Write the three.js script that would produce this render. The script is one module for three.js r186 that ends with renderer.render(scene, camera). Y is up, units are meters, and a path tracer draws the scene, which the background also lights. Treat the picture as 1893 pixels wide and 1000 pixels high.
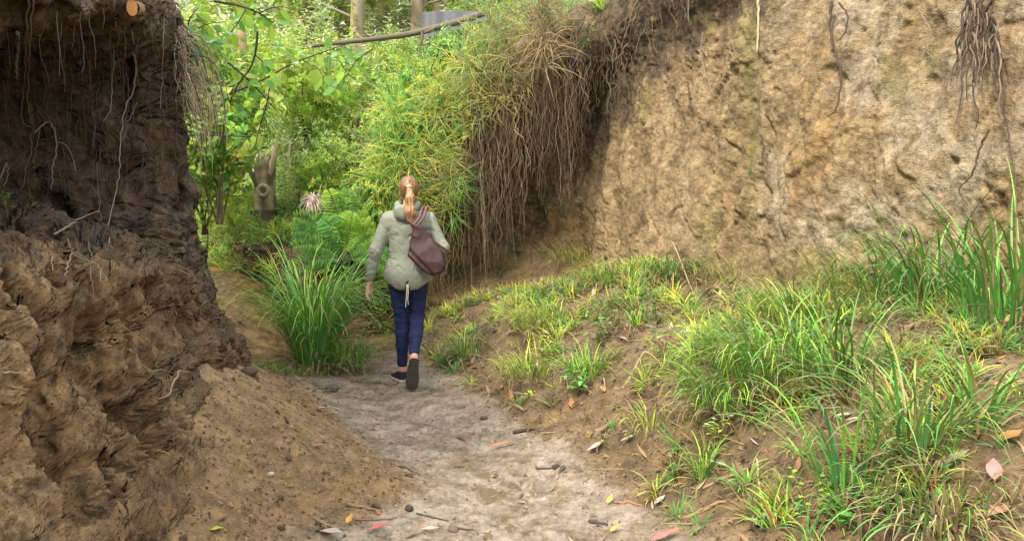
import * as THREE from 'three';
import { mergeGeometries } from 'three/addons/utils/BufferGeometryUtils.js';

// ---------------------------------------------------------------- camera, sky, sun, exposure
const scene = new THREE.Scene();
const EYE = 1.5, F = 1486, PITCH = -5.5 * Math.PI / 180;
const camera = new THREE.PerspectiveCamera(2 * Math.atan(500 / F) * 180 / Math.PI, 1893 / 1000, 0.05, 400);
camera.position.set(0, EYE, 0);
camera.rotation.x = PITCH;
const renderer = new THREE.WebGLRenderer({ antialias: true });
renderer.toneMapping = THREE.LinearToneMapping;
renderer.toneMappingExposure = 3.55;
renderer.shadowMap.enabled = true;
{ // overcast sky: brighter towards the zenith, soft cloud mottling
  const W = 256, Hh = 128, data = new Float32Array(W * Hh * 4);
  for (let j = 0; j < Hh; j++) for (let i = 0; i < W; i++) {
    const up = ((j + 0.5) / Hh - 0.5) * Math.PI, a = i / W * Math.PI * 2, s = Math.sin(up);
    const cloud = 0.06 * Math.sin(a * 3 + s * 7) + 0.05 * Math.sin(a * 5 - s * 11 + 1.3) + 0.04 * Math.sin(a * 9 + s * 17);
    const L = s > 0 ? 0.35 * (1 + 1.6 * s) * (1 + cloud) : 0.16, o = (j * W + i) * 4;
    data[o] = L * 0.985; data[o + 1] = L; data[o + 2] = L * 1.03; data[o + 3] = 1;
  }
  const sky = new THREE.DataTexture(data, W, Hh, THREE.RGBAFormat, THREE.FloatType);
  sky.mapping = THREE.EquirectangularReflectionMapping; sky.magFilter = THREE.LinearFilter; sky.needsUpdate = true;
  scene.background = sky; scene.environment = sky;
}
const sun = new THREE.DirectionalLight(0xfff1dc, 1.5);
sun.position.set(-6.5, 13, 1.5); sun.target.position.set(0, 0, -7);
sun.castShadow = true; sun.shadow.radius = 20; sun.shadow.mapSize.set(2048, 2048);
Object.assign(sun.shadow.camera, { left: -14, right: 14, top: 16, bottom: -12, near: 0.5, far: 60 });
scene.add(sun, sun.target);

// ---------------------------------------------------------------- helpers
let seed = 12345;
const rnd = () => { seed = (seed + 0x6d2b79f5) | 0; let t = Math.imul(seed ^ (seed >>> 15), 1 | seed); t = (t + Math.imul(t ^ (t >>> 7), 61 | t)) ^ t; return ((t ^ (t >>> 14)) >>> 0) / 4294967296; };
const rr = (a, b) => a + (b - a) * rnd(), pick = (a) => a[Math.floor(rnd() * a.length)];
const gauss = () => (rnd() + rnd() + rnd() - 1.5) * 1.15;
const clamp = (x, a = 0, b = 1) => Math.min(b, Math.max(a, x)), lerp = (a, b, t) => a + (b - a) * t;
const sstep = (a, b, x) => { const t = clamp((x - a) / (b - a)); return t * t * (3 - 2 * t); };
const V = (x, y, z) => new THREE.Vector3(x, y, z);
const PERM = new Uint8Array(512);
{ const p = [...Array(256).keys()]; for (let i = 255; i > 0; i--) { const j = Math.floor(rnd() * (i + 1)); [p[i], p[j]] = [p[j], p[i]]; } for (let i = 0; i < 512; i++) PERM[i] = p[i & 255]; }
const gr = (h, x, y, z) => { h &= 15; const u = h < 8 ? x : y, v = h < 4 ? y : (h === 12 || h === 14 ? x : z); return ((h & 1) ? -u : u) + ((h & 2) ? -v : v); };
function noise(x, y, z = 0, wrap = 256) { // Perlin, about -1 .. 1
  const fx = Math.floor(x), fy = Math.floor(y), fz = Math.floor(z);
  x -= fx; y -= fy; z -= fz;
  const w = (k) => (((k % wrap) + wrap) % wrap) & 255;
  const X = w(fx), X1 = w(fx + 1), Y = w(fy), Y1 = w(fy + 1), Z = w(fz), Z1 = w(fz + 1);
  const u = x * x * x * (x * (x * 6 - 15) + 10), v = y * y * y * (y * (y * 6 - 15) + 10), t = z * z * z * (z * (z * 6 - 15) + 10);
  const A = PERM[X], B = PERM[X1], AA = PERM[A + Y], AB = PERM[A + Y1], BA = PERM[B + Y], BB = PERM[B + Y1];
  return lerp(lerp(lerp(gr(PERM[AA + Z], x, y, z), gr(PERM[BA + Z], x - 1, y, z), u), lerp(gr(PERM[AB + Z], x, y - 1, z), gr(PERM[BB + Z], x - 1, y - 1, z), u), v),
    lerp(lerp(gr(PERM[AA + Z1], x, y, z - 1), gr(PERM[BA + Z1], x - 1, y, z - 1), u), lerp(gr(PERM[AB + Z1], x, y - 1, z - 1), gr(PERM[BB + Z1], x - 1, y - 1, z - 1), u), v), t);
}
const fbm = (x, y, z, o = 4, g = 0.5) => { let s = 0, a = 1, n = 0; for (let i = 0; i < o; i++) { s += a * noise(x, y, z + i * 7.3); n += a; a *= g; x *= 2.03; y *= 2.03; z *= 2.03; } return s / n; };
const billow = (x, y, z, o = 3, g = 0.5) => { let s = 0, a = 1, n = 0; for (let i = 0; i < o; i++) { s += a * Math.abs(noise(x, y, z + i * 5.1)); n += a; a *= g; x *= 2.07; y *= 2.07; z *= 2.07; } return s / n; };
function worley(x, y, wrap = 0) { // distance to the nearest of the jittered cell points, and the cell's own random number
  const fx = Math.floor(x), fy = Math.floor(y); let best = 9, id = 0, next = 9;
  for (let j = -1; j <= 1; j++) for (let i = -1; i <= 1; i++) {
    let cx = fx + i, cy = fy + j, hx = cx, hy = cy; if (wrap) { hx = ((cx % wrap) + wrap) % wrap; hy = ((cy % wrap) + wrap) % wrap; }
    const h = PERM[(PERM[hx & 255] + hy) & 255], k = PERM[(h + 57) & 255], dx = cx + h / 255 - x, dy = cy + k / 255 - y, q = dx * dx + dy * dy;
    if (q < best) { next = best; best = q; id = PERM[(h + k) & 255] / 255; } else if (q < next) next = q;
  }
  return [Math.sqrt(best), id, Math.sqrt(next)];
}
function curve(list) { // smooth 1-D curve through [x, y] pairs
  return (x) => {
    const n = list.length; if (x <= list[0][0]) return list[0][1]; if (x >= list[n - 1][0]) return list[n - 1][1];
    let i = 0; while (x > list[i + 1][0]) i++;
    const [x0, y0] = list[i], [x1, y1] = list[i + 1], h = x1 - x0, t = (x - x0) / h;
    const m = (k) => (k <= 0 || k >= n - 1 ? 0 : (list[k + 1][1] - list[k - 1][1]) / (list[k + 1][0] - list[k - 1][0]));
    const m0 = i === 0 ? (y1 - y0) / h : m(i), m1 = i + 1 === n - 1 ? (y1 - y0) / h : m(i + 1), t2 = t * t, t3 = t2 * t;
    return (2 * t3 - 3 * t2 + 1) * y0 + (t3 - 2 * t2 + t) * h * m0 + (-2 * t3 + 3 * t2) * y1 + (t3 - t2) * h * m1;
  };
}
const CP = Math.cos(PITCH), SP = Math.sin(PITCH);
function ray(px, py) { const X = (px - 946.5) / F, Y = (500 - py) / F, y = Y * CP + SP, z = Y * SP - CP; return [X / -z, y / -z]; } // x and y per metre of depth
const at = (px, py, d) => { const [x, y] = ray(px, py); return V(x * d, EYE + y * d, -d); };

const used = new Map();
function numbered(name) { const k = used.get(name) || 0; used.set(name, k + 1); return k ? name + '_' + String(k).padStart(3, '0') : name; }
function shade(o) { o.castShadow = true; o.receiveShadow = true; return o; }
function tag(o, label, category, group, kind) { o.userData = { label, category }; if (group) o.userData.group = group; if (kind) o.userData.kind = kind; return o; }
function thing(name, label, category, pos = [0, 0, 0], turn = 0, group) { const o = new THREE.Group(); o.name = numbered(name); o.position.set(...pos); o.rotation.y = turn; scene.add(o); return tag(o, label, category, group); }
function part(name, geo, mat, parent, kind) { const o = shade(new THREE.Mesh(geo, mat)); o.name = parent === scene ? numbered(name) : name; parent.add(o); if (kind) o.userData.kind = kind; return o; }
function struct(name, geo, mat, label) { const o = part(name, geo, mat, scene); o.userData = { kind: 'structure', label, category: name.replace(/_/g, ' ') }; return o; }

// growing triangle lists
class MB {
  constructor() { this.p = []; this.c = []; this.u = []; this.i = []; }
  get n() { return this.p.length / 3; }
  v(x, y, z, c, u = 0, w = 0) { this.p.push(x, y, z); this.c.push(c[0], c[1], c[2]); this.u.push(u, w); return this.n - 1; }
  tri(a, b, c) { this.i.push(a, b, c); }
  quad(a, b, c, d) { this.i.push(a, b, c, a, c, d); }
  geo() {
    const g = new THREE.BufferGeometry();
    g.setAttribute('position', new THREE.Float32BufferAttribute(this.p, 3)); g.setAttribute('color', new THREE.Float32BufferAttribute(this.c, 3)); g.setAttribute('uv', new THREE.Float32BufferAttribute(this.u, 2));
    g.setIndex(this.i); g.computeVertexNormals(); return g;
  }
  tube(pts, r0, r1, sides, c, c1 = c, cap = true) { // tapered tube through points
    const n = pts.length, T = V(0, 0, 0), A = V(0, 0, 0), B = V(0, 0, 0); let prev = null, len = 0;
    for (let k = 0; k < n; k++) {
      T.subVectors(pts[Math.min(k + 1, n - 1)], pts[Math.max(k - 1, 0)]).normalize();
      if (!prev) A.set(Math.abs(T.y) > 0.8 ? 1 : 0, Math.abs(T.y) > 0.8 ? 0 : 1, 0.01);
      A.addScaledVector(T, -A.dot(T)).normalize(); B.crossVectors(T, A);
      const t = k / (n - 1), r = typeof r0 === 'function' ? r0(t) : lerp(r0, r1, t), col = [lerp(c[0], c1[0], t), lerp(c[1], c1[1], t), lerp(c[2], c1[2], t)];
      if (k) len += pts[k].distanceTo(pts[k - 1]);
      const row = [];
      for (let s = 0; s < sides; s++) { const a = s / sides * Math.PI * 2, x = Math.cos(a) * r, y = Math.sin(a) * r; row.push(this.v(pts[k].x + A.x * x + B.x * y, pts[k].y + A.y * x + B.y * y, pts[k].z + A.z * x + B.z * y, col, s / sides * r * 6, len)); }
      if (prev) for (let s = 0; s < sides; s++) this.quad(prev[s], prev[(s + 1) % sides], row[(s + 1) % sides], row[s]);
      if (cap && (k === 0 || k === n - 1)) { const m = this.v(pts[k].x, pts[k].y, pts[k].z, col, 0, len); for (let s = 0; s < sides; s++) k ? this.tri(row[s], row[(s + 1) % sides], m) : this.tri(row[(s + 1) % sides], row[s], m); }
      prev = row;
    }
    return this;
  }
  // a grass blade: starts at base, leaves at azimuth az and elevation el, bends over by droop radians along its length
  blade(base, az, el, len, width, droop, c, c1 = c, segs = 6, fold = 0.3, twist = 0) {
    let x = base.x, y = base.y, z = base.z, prev = null; const ds = len / segs;
    for (let k = 0; k <= segs; k++) {
      const t = k / segs, e = el - droop * t * t * 1.0 - droop * 0.25 * t, a = az + twist * t;
      const w = width * 0.5 * (t < 0.25 ? 0.6 + 1.6 * t : 1) * (1 - Math.pow(Math.max(0, (t - 0.3) / 0.7), 1.7)) + 0.0004, sx = -Math.sin(a), sz = Math.cos(a), lift = w * fold;
      const nx = -Math.cos(a) * Math.sin(e), ny = Math.cos(e), nz = -Math.sin(a) * Math.sin(e), col = [lerp(c[0], c1[0], t), lerp(c[1], c1[1], t), lerp(c[2], c1[2], t)];
      const L = this.v(x + sx * w + nx * lift, y + ny * lift, z + sz * w + nz * lift, col), M = this.v(x, y, z, col), R = this.v(x - sx * w + nx * lift, y + ny * lift, z - sz * w + nz * lift, col);
      if (prev) { this.quad(prev[0], prev[1], M, L); this.quad(prev[1], prev[2], R, M); }
      prev = [L, M, R];
      x += Math.cos(e) * Math.cos(a) * ds; y += Math.sin(e) * ds; z += Math.cos(e) * Math.sin(a) * ds;
    }
    return this;
  }
  // a leaf with folded midrib from pos along dir (unit), up = its upper side
  leaf(pos, dir, up, len, width, c, o = {}) {
    const { curl = 0.3, fold = 0.35, segs = 4, tip = 1.4, mid = 0.4 } = o, S = V(0, 0, 0).crossVectors(dir, up).normalize(), U = V(0, 0, 0).crossVectors(S, dir).normalize();
    let prev = null;
    for (let k = 0; k <= segs; k++) {
      const t = k / segs, w = width * 0.5 * (t < mid ? Math.sin(t / mid * Math.PI / 2) : Math.pow(Math.cos((t - mid) / (1 - mid) * Math.PI / 2), tip)), s = len * t, dn = -curl * len * t * t, rise = w * fold, wv = (o.wave || 0) * Math.sin(t * 9 + (o.ph || 0)) * w;
      const P = (a, h) => this.v(pos.x + dir.x * s + S.x * a + U.x * (dn + h), pos.y + dir.y * s + S.y * a + U.y * (dn + h), pos.z + dir.z * s + S.z * a + U.z * (dn + h), c, a / width + 0.5, t);
      const row = [P(-w, rise + wv), P(0, 0), P(w, rise - wv)];
      if (prev) { this.quad(prev[0], prev[1], row[1], row[0]); this.quad(prev[1], prev[2], row[2], row[1]); }
      prev = row;
    }
    return this;
  }
}
// tileable textures
function bytesTex(n, fn, srgb) {
  const d = new Uint8Array(n * n * 4);
  for (let j = 0; j < n; j++) for (let i = 0; i < n; i++) { const c = fn(i / n, j / n), o = (j * n + i) * 4; for (let k = 0; k < 3; k++) d[o + k] = clamp((Array.isArray(c) ? c[k] : c)) * 255; d[o + 3] = 255; }
  const t = new THREE.DataTexture(d, n, n); t.wrapS = t.wrapT = THREE.RepeatWrapping; t.magFilter = THREE.LinearFilter; t.minFilter = THREE.LinearFilter; if (srgb) t.colorSpace = THREE.SRGBColorSpace; t.needsUpdate = true; return t;
}
const tile = (u, v, f, s = 0) => noise(u * f, v * f, s, f);
const soilBump = bytesTex(512, (u, v) => {
  const w = worley(u * 40, v * 40, 40), w2 = worley(u * 90, v * 90, 90);
  return 0.45 + 0.22 * tile(u, v, 12) + 0.16 * tile(u, v, 32, 3.3) + 0.1 * tile(u, v, 96, 7.7) + 0.22 * Math.max(0, 0.4 - w[0]) * (w[1] > 0.6 ? 1.6 : 0.4) - (w2[1] > 0.86 ? 0.3 * sstep(0.4, 0.1, w2[0]) : 0);
});
const soilMap = bytesTex(512, (u, v) => { // grain: pale crumbs, dark specks of root and litter
  const w = worley(u * 64, v * 64, 64), w2 = worley(u * 34 + 0.3 * tile(u, v, 20), v * 34, 34);
  let g = 0.83 + 0.16 * tile(u, v, 9) + 0.14 * tile(u, v, 28, 2.2) + 0.1 * tile(u, v, 80, 5.5), r = 0.02 * tile(u, v, 14, 9.1);
  if (w[1] > 0.8) g += 0.16 * sstep(0.42, 0.2, w[0]); if (w[1] < 0.12) g -= 0.4 * sstep(0.4, 0.2, w[0]); if (w2[1] > 0.9) g -= 0.35 * sstep(0.35, 0.15, w2[0]);
  return [g + r, g, g - r];
}, true);
const bankMap = bytesTex(512, (u, v) => { const w = worley(u * 60, v * 60, 60); let g = 0.84 + 0.15 * tile(u, v, 8) + 0.13 * tile(u, v, 24, 2.2) + 0.11 * tile(u, v, 70, 5.5) + 0.08 * noise(u * 40, v * 10, 6.6, 40); if (w[1] > 0.85) g += 0.12 * sstep(0.4, 0.2, w[0]); if (w[1] < 0.04) g -= 0.3 * sstep(0.4, 0.2, w[0]); const r = 0.02 * tile(u, v, 12, 9.1); return [g + r, g, g - r]; }, true);
const streakBump = bytesTex(256, (u, v) => 0.5 + 0.3 * noise(u * 48, v * 4, 1.1, 48) + 0.2 * noise(u * 100, v * 12, 4.1, 100));
// ---------------------------------------------------------------- terrain: one height function for path and slopes, two cut banks, a hillside
const XL = curve([[0, -1.0], [2.6, -1.0], [3.4, -0.92], [3.7, -0.66], [4.0, -0.45], [4.43, -0.73], [5.2, -1.15], [6.14, -1.6], [6.7, -2.0], [7.4, -2.7], [9, -4]]);
const XR = curve([[0, 1.5], [2.2, 1.05], [3.5, 0.72], [4.4, 0.42], [5.3, -0.02], [6.4, -0.42], [7.4, -0.85], [8.9, -1.3], [10, -1.5]]);
const XW = curve([[0, 6.2], [2.5, 4.1], [4.5, 2.87], [6.2, 1.83], [7.6, 0.95], [8.2, 0.45], [8.6, -0.2], [8.9, -0.9], [9.4, -1.3]]);
const HB = curve([[0, 1.0], [2.5, 0.95], [4.5, 0.93], [6.2, 0.8], [7.6, 0.76], [8.2, 0.55], [8.6, 0.28], [8.9, 0.06], [9.5, 0]]);
const XB = curve([[0, -1.5], [2, -1.5], [3, -1.56], [4.4, -1.72], [5.5, -1.95], [6.1, -2.35], [7, -3.2], [8, -4.4], [9.5, -6]]);
const HL = curve([[0, 0.05], [2, 0.05], [3, 0.15], [3.5, 0.3], [4.4, 0.52], [5.5, 0.4], [6.2, 0.28], [7, 0.1], [8, 0.05]]);
function Hbase(x, d) {
  const xl = XL(d), xr = XR(d), xw = XW(d);
  let h = 0;
  if (x > xr) { const t = (x - xr) / Math.max(0.2, xw - xr); h = HB(d) * (t < 1 ? 0.35 * sstep(0, 0.35, t) + 0.65 * Math.pow(t, 1.15) : 1 + 0.3 * (t - 1)); }
  else if (x < xl) { const xb = XB(d), t = (xl - x) / Math.max(0.2, xl - xb); h = HL(d) * (t < 1 ? Math.pow(t, 1.15) : 1 + 0.4 * (t - 1)); }
  else { const t = (x - xl) / Math.max(0.2, xr - xl); h = -0.05 * Math.sin(Math.PI * clamp(t)); }
  h += 0.62 * sstep(6.9, 9.4, d + 0.25 * (-x - 2)) * sstep(-1.9, -3.1, x);
  return h;
}
const pathness = (x, d) => { const j = 0.16 * fbm(x * 2.3, d * 2.3, 4.4, 3) + 0.12 * fbm(x * 9, d * 7, 14.4, 3); return sstep(-0.14, 0.16, x - XL(d) + j) * sstep(0.10, -0.12, x - XR(d) + j); };
const BUMPS = [[0.78, 6.35, 0.42, 0.15], [1.45, 3.2, 0.3, 0.09], [0.25, 7.1, 0.5, 0.12], [1.9, 4.0, 0.5, 0.1], [0.6, 5.3, 0.35, -0.08], [1.25, 4.7, 0.4, 0.12], [0.95, 3.0, 0.25, 0.08], [1.2, 6.75, 0.36, 0.1], [2.35, 5.2, 0.5, 0.04], [1.8, 5.9, 0.3, -0.08], [0.1, 6.6, 0.25, -0.06], [-0.3, 7.4, 0.35, -0.12], [0.2, 7.6, 0.4, -0.1]];
const STEPS = []; for (let i = 0; i < 26; i++) { const d = rr(3.1, 6.6), c = (XL(d) + XR(d)) / 2 + gauss() * 0.3; STEPS.push([c, d, rr(-0.3, 0.5)]); }
const PUD = [[0.02, 3.62, 0.13, 0.26], [-0.1, 4.15, 0.16, 0.22], [-0.2, 4.7, 0.1, 0.2], [0.2, 3.3, 0.12, 0.14]];
function H(x, d, fine = true) {
  let h = Hbase(x, d);
  const k = pathness(x, d), r = x > XR(d) ? 1 : 0.6;
  h += (1 - k) * r * (0.09 * fbm(x * 1.7, d * 1.7, 2.2, 3)) + 0.014 * fbm(x * 2.2, d * 1.6, 8.2, 2);
  if (r === 1) for (const [a, b, rad, up] of BUMPS) h += up * Math.exp(-(((x - a) ** 2 + (d - b) ** 2) / (rad * rad))) * sstep(0, 0.3, x - XR(d));
  for (const [a, b, rx, rz] of PUD) { const q = ((x - a) / rx) ** 2 + ((d - b) / rz) ** 2; if (q < 4) h -= 0.014 * Math.exp(-q); }
  if (fine && k > 0.3) for (const [a, b, t] of STEPS) { const dx = x - a, dd = d - b; if (dx * dx + dd * dd > 0.05) continue; const u = dx * Math.cos(t) + dd * Math.sin(t), v = -dx * Math.sin(t) + dd * Math.cos(t), q = (u / 0.052) ** 2 + (v / 0.125) ** 2; h += -0.012 * sstep(1.3, 0.7, q) + 0.006 * Math.exp(-((q - 1.7) ** 2) * 3); }
  if (fine) {
    const rough = Math.max(1 - k, sstep(6.9, 7.3, d) * sstep(-1.6, -1.9, x));
    h += rough * r * (0.05 * (billow(x * 5, d * 5, 1.7, 3) - 0.25) + 0.02 * (billow(x * 14, d * 14, 6.2, 2) - 0.25)) + (0.0035 + 0.005 * rough) * fbm(x * 26, d * 26, 3.1, 3) + k * 0.006 * (billow(x * 7, d * 4.2, 9.4, 3) - 0.25);
    const w = worley(x * 17, d * 17); if (w[1] > 0.72) h += (0.006 + 0.012 * rough) * sstep(0.42, 0.1, w[0]);
  }
  return h;
}
// left bank: x of its face at depth d and height y
const TOPL = (d) => 2.42 + 0.09 * (d - 3) + 0.06 * noise(d * 1.3, 2.5);
function FLbase(d, y) {
  const near = sstep(4.6, 3.4, d);
  let x = XB(d) + 0.02;
  x -= lerp(0.24 * sstep(0.3, 1.3, y), 0.1 * y, near);
  const hollow = Math.exp(-(((d - 3.75) / 1.0) ** 4)) * 1.1 + 0.02;
  x -= hollow * sstep(1.15, 1.5, y + 0.15 * noise(d * 1.7, 4.1)) * sstep(2.34, 2.02, y + 0.14 * noise(d * 2.1, 1.1) - 0.05 * (d - 3));
  x += 0.28 * Math.exp(-(((d - 4.15) / 0.28) ** 2)) * sstep(1.2, 1.4, y) * sstep(2.1, 1.55, y); // lump inside the hollow
  x += sstep(0.55, 0, y) * 0.16 * near + sstep(0.9, 0.2, y) * 0.1;
  x -= 0.06 * sstep(TOPL(d) - 0.7, TOPL(d) - 0.1, y) * sstep(4.2, 5.2, d);
  return x;
}
// right bank: plan line of its foot, heights of its lip
const WP = [[7.2, 0.6], [4.9, 1.7], [4.1, 2.5], [3.45, 3.5], [2.87, 4.5], [2.3, 5.45], [1.83, 6.2], [1.35, 6.95], [0.95, 7.6], [0.45, 8.2], [-0.2, 8.6], [-0.95, 8.85], [-1.6, 8.6], [-2.4, 8.75], [-3.3, 9.55], [-4.4, 10.6]];
const wallCurve = new THREE.CatmullRomCurve3(WP.map(([x, d]) => V(x, 0, -d)), false, 'centripetal');
const TOPR = curve([[0, 5], [2.5, 4.7], [4.5, 4.3], [5.6, 3.95], [6.4, 3.6], [7.0, 3.45], [7.6, 3.25], [8.2, 2.95], [8.6, 2.6], [8.85, 2.2], [9, 2]]);
// offset of the face towards the path; s runs along the line in metres
function offR(s, d, x, y) {
  const top = x < -0.9 ? lerp(2.2, 0.85, sstep(-0.9, -1.7, x)) : TOPR(d), far = sstep(0.95, 0.3, x) * sstep(-1.7, -1.1, x);
  let o = -0.17 * (y - 1) * (1 - far);
  o += 0.34 * sstep(top - 0.55, top - 0.1, y) * (0.4 + 0.25 * far + 0.5 * noise(s * 0.9, 3.7)) * sstep(-1.9, -1.1, x) - far * 0.42 * sstep(0.25, 0.8, y) * sstep(top - 0.15, top - 0.6, y);
  return [o, top, far];
}
const XF = curve([[-9, 12.5], [-5, 11], [-3.6, 9.75], [-2.4, 8.85], [-1.6, 8.5], [-0.9, 8.9], [-0.2, 9.3], [0.6, 9], [2, 8], [4, 6.5], [8, 4]]); // front of the hillside
const HF = curve([[-5, 0.55], [-3.4, 0.6], [-2.4, 0.75], [-1.5, 0.95], [-0.8, 1.7], [-0.2, 2.2], [0.6, 2.6], [2, 3.4], [4, 4.2], [8, 5]]);
function hill(x, d) {
  const f = XF(x), u = d - f, foot = 0.6 * sstep(-1.9, -3.1, x) - 0.25;
  if (u < 0) return foot - 0.5;
  let h = lerp(foot, HF(x), sstep(0, 0.55, u)) + (u > 0.5 ? 0.58 * Math.min(u - 0.5, 4.9) * (x > 0 ? lerp(1, 0.25, sstep(0, 2, x)) : 1) : 0) + Math.max(0, u - 5.4) * 0.06;
  return h + 0.16 * fbm(x * 0.9, d * 0.9, 6.6, 3) + 0.04 * (billow(x * 4, d * 4, 2.1, 2) - 0.25);
}
const leftIn = (x, y, d) => d < 9 && y < TOPL(d) && x < FLbase(d, y);
function rightIn(x, y, d) { if (d > 8.9 || x < XW(d) - 0.4) return false; const [o, top] = offR(0, d, XW(d), y); return y < top && (x - XW(d)) * 0.85 > -o; }
// first solid point along the line of sight of a place in the photograph
function hit(px, py, fine = true) {
  const [rx, ry] = ray(px, py);
  const inside = (d, f) => { const x = rx * d, y = EYE + ry * d; return (d < 9.6 && y < H(x, d, f)) || leftIn(x, y, d) || rightIn(x, y, d) || y < hill(x, d); };
  for (let d = 1.6; d < 40; d += 0.06) if (inside(d, false)) { let a = d - 0.1, b = d; for (let k = 0; k < 7; k++) { const m = (a + b) / 2; inside(m, fine) ? b = m : a = m; } return V(rx * b, EYE + ry * b, -b); }
  return at(px, py, 30);
}
const groundAt = (x, z) => V(x, Math.max(H(x, -z), hill(x, -z)), z);

const soilMat = new THREE.MeshStandardMaterial({ vertexColors: true, map: soilMap, bumpMap: soilBump, bumpScale: 0.012, roughness: 0.93, color: new THREE.Color(0.84, 0.84, 0.84) });
const bankMat = soilMat.clone(); bankMat.map = bankMap; bankMat.bumpScale = 0.02;
const mix3 = (a, b, t) => [lerp(a[0], b[0], t), lerp(a[1], b[1], t), lerp(a[2], b[2], t)];

{ // ground sheet, cut along the path's edge into path, left dirt ramp, right slope
  const NX = 560, ND = 520, xs = [], ds = [];
  for (let i = 0; i <= NX; i++) { const t = i / NX * 2 - 1; xs.push(t * 3.6 + Math.sign(t) * Math.pow(Math.abs(t), 4) * 2.2); }
  for (let j = 0; j <= ND; j++) { const t = j / ND; ds.push(0.3 + 1.6 * t + 8.2 * t * t); }
  const P = [], C = [], U = [], zone = [];
  for (let j = 0; j <= ND; j++) for (let i = 0; i <= NX; i++) {
    const x = xs[i], d = ds[j], y = H(x, d); P.push(x, y, -d); U.push(x / 0.9, -d / 0.9);
    const k = pathness(x, d), n1 = fbm(x * 1.4, d * 1.4, 14.1, 3), n2 = fbm(x * 6, d * 6, 17.3, 3), n3 = fbm(x * 20, d * 20, 19, 2);
    let c;
    const pathC = mix3(mix3([0.40, 0.32, 0.245], [0.31, 0.24, 0.175], sstep(-0.1, 0.45, n1 + 0.5 * n2)), [0.25, 0.185, 0.105], Math.max(sstep(0.25, 0.55, n2 + 0.2 * n3) * 0.8, sstep(-0.12, 0.16, n2 + 0.4 * n3) * 0.75 * Math.exp(-(((x - (XL(d) + XR(d)) / 2 + 0.08 * n1) / 0.2) ** 2)) * sstep(5.6, 4.4, d)));
    if (x < XL(d) + 0.3) { c = mix3([0.29, 0.178, 0.078], [0.39, 0.255, 0.12], sstep(-0.3, 0.4, n1 + 0.4 * n3)); c = mix3(c, [0.16, 0.09, 0.042], sstep(0.15, 0.4, n2) * 0.6); c = mix3(c, [0.43, 0.25, 0.095], sstep(6.8, 7.6, d) * sstep(-1.6, -2.2, x)); }
    else { c = mix3([0.20, 0.135, 0.068], [0.29, 0.20, 0.105], sstep(-0.3, 0.3, n1 + 0.3 * n3)); c = mix3(c, [0.13, 0.085, 0.045], sstep(0.05, 0.4, n2 - 0.3 * n1) * 0.8); c = mix3(c, [0.34, 0.215, 0.09], sstep(-0.05, -0.4, n1) * 0.7); }
    if (x < -1.5 && d > 6.5) c = mix3(c, mix3([0.24, 0.135, 0.055], [0.46, 0.275, 0.105], sstep(-0.3, 0.25, n2 + 0.6 * n3)), sstep(6.7, 7.2, d + 0.3 * n2) * sstep(-1.5, -1.8, x));
    c = mix3(c, pathC, k * (x < -1.75 ? sstep(7.0, 6.7, d) : 1) * sstep(7.9, 7.1, d + 0.4 * n2 + (x < -1.6 ? 0.5 : 0)));
    C.push(...c); zone.push(k > 0.5 ? 0 : x < XL(d) + 0.2 ? 1 : 2);
  }
  const W = NX + 1, idx = [[], [], []];
  for (let j = 0; j < ND; j++) for (let i = 0; i < NX; i++) { const a = j * W + i, b = a + 1, c = a + W, e = c + 1; idx[zone[a]].push(a, b, e, a, e, c); }
  const full = new THREE.BufferGeometry(); full.setAttribute('position', new THREE.Float32BufferAttribute(P, 3)); full.setIndex([...idx[0]].concat(idx[1], idx[2])); full.computeVertexNormals();
  const N = full.attributes.normal.array;
  const cut = (list) => {
    const map = new Int32Array(W * (ND + 1)).fill(-1), p = [], n = [], c = [], u = [], id = [];
    for (const v of list) { if (map[v] < 0) { map[v] = p.length / 3; for (let k = 0; k < 3; k++) { p.push(P[v * 3 + k]); n.push(N[v * 3 + k]); c.push(C[v * 3 + k]); } u.push(U[v * 2], U[v * 2 + 1]); } id.push(map[v]); }
    const g = new THREE.BufferGeometry(); g.setAttribute('position', new THREE.Float32BufferAttribute(p, 3)); g.setAttribute('normal', new THREE.Float32BufferAttribute(n, 3)); g.setAttribute('color', new THREE.Float32BufferAttribute(c, 3)); g.setAttribute('uv', new THREE.Float32BufferAttribute(u, 2)); g.setIndex(id); return g;
  };
  const damp = bytesTex(512, (u, v) => { const a = tile(u, v, 4, 2) + 0.6 * tile(u, v, 11, 5) + 0.4 * tile(u, v, 30, 8); return [0, lerp(0.16, 0.6, sstep(-0.35, 0.35, a)), 0]; });
  const pathMat = new THREE.MeshStandardMaterial({ vertexColors: true, map: bankMap, bumpMap: soilBump, bumpScale: 0.005, roughness: 1, roughnessMap: damp, color: new THREE.Color(0.9, 0.9, 0.9) });
  struct('dirt_path', cut(idx[0]), pathMat, 'damp pale dirt footpath running between the two earth banks');
  struct('dirt_slope', cut(idx[1]), soilMat, 'loose orange brown earth ramp at the foot of the left bank');
  struct('slope', cut(idx[2]), soilMat, 'brown earth slope with grass between the path and the right cliff');
}
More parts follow.
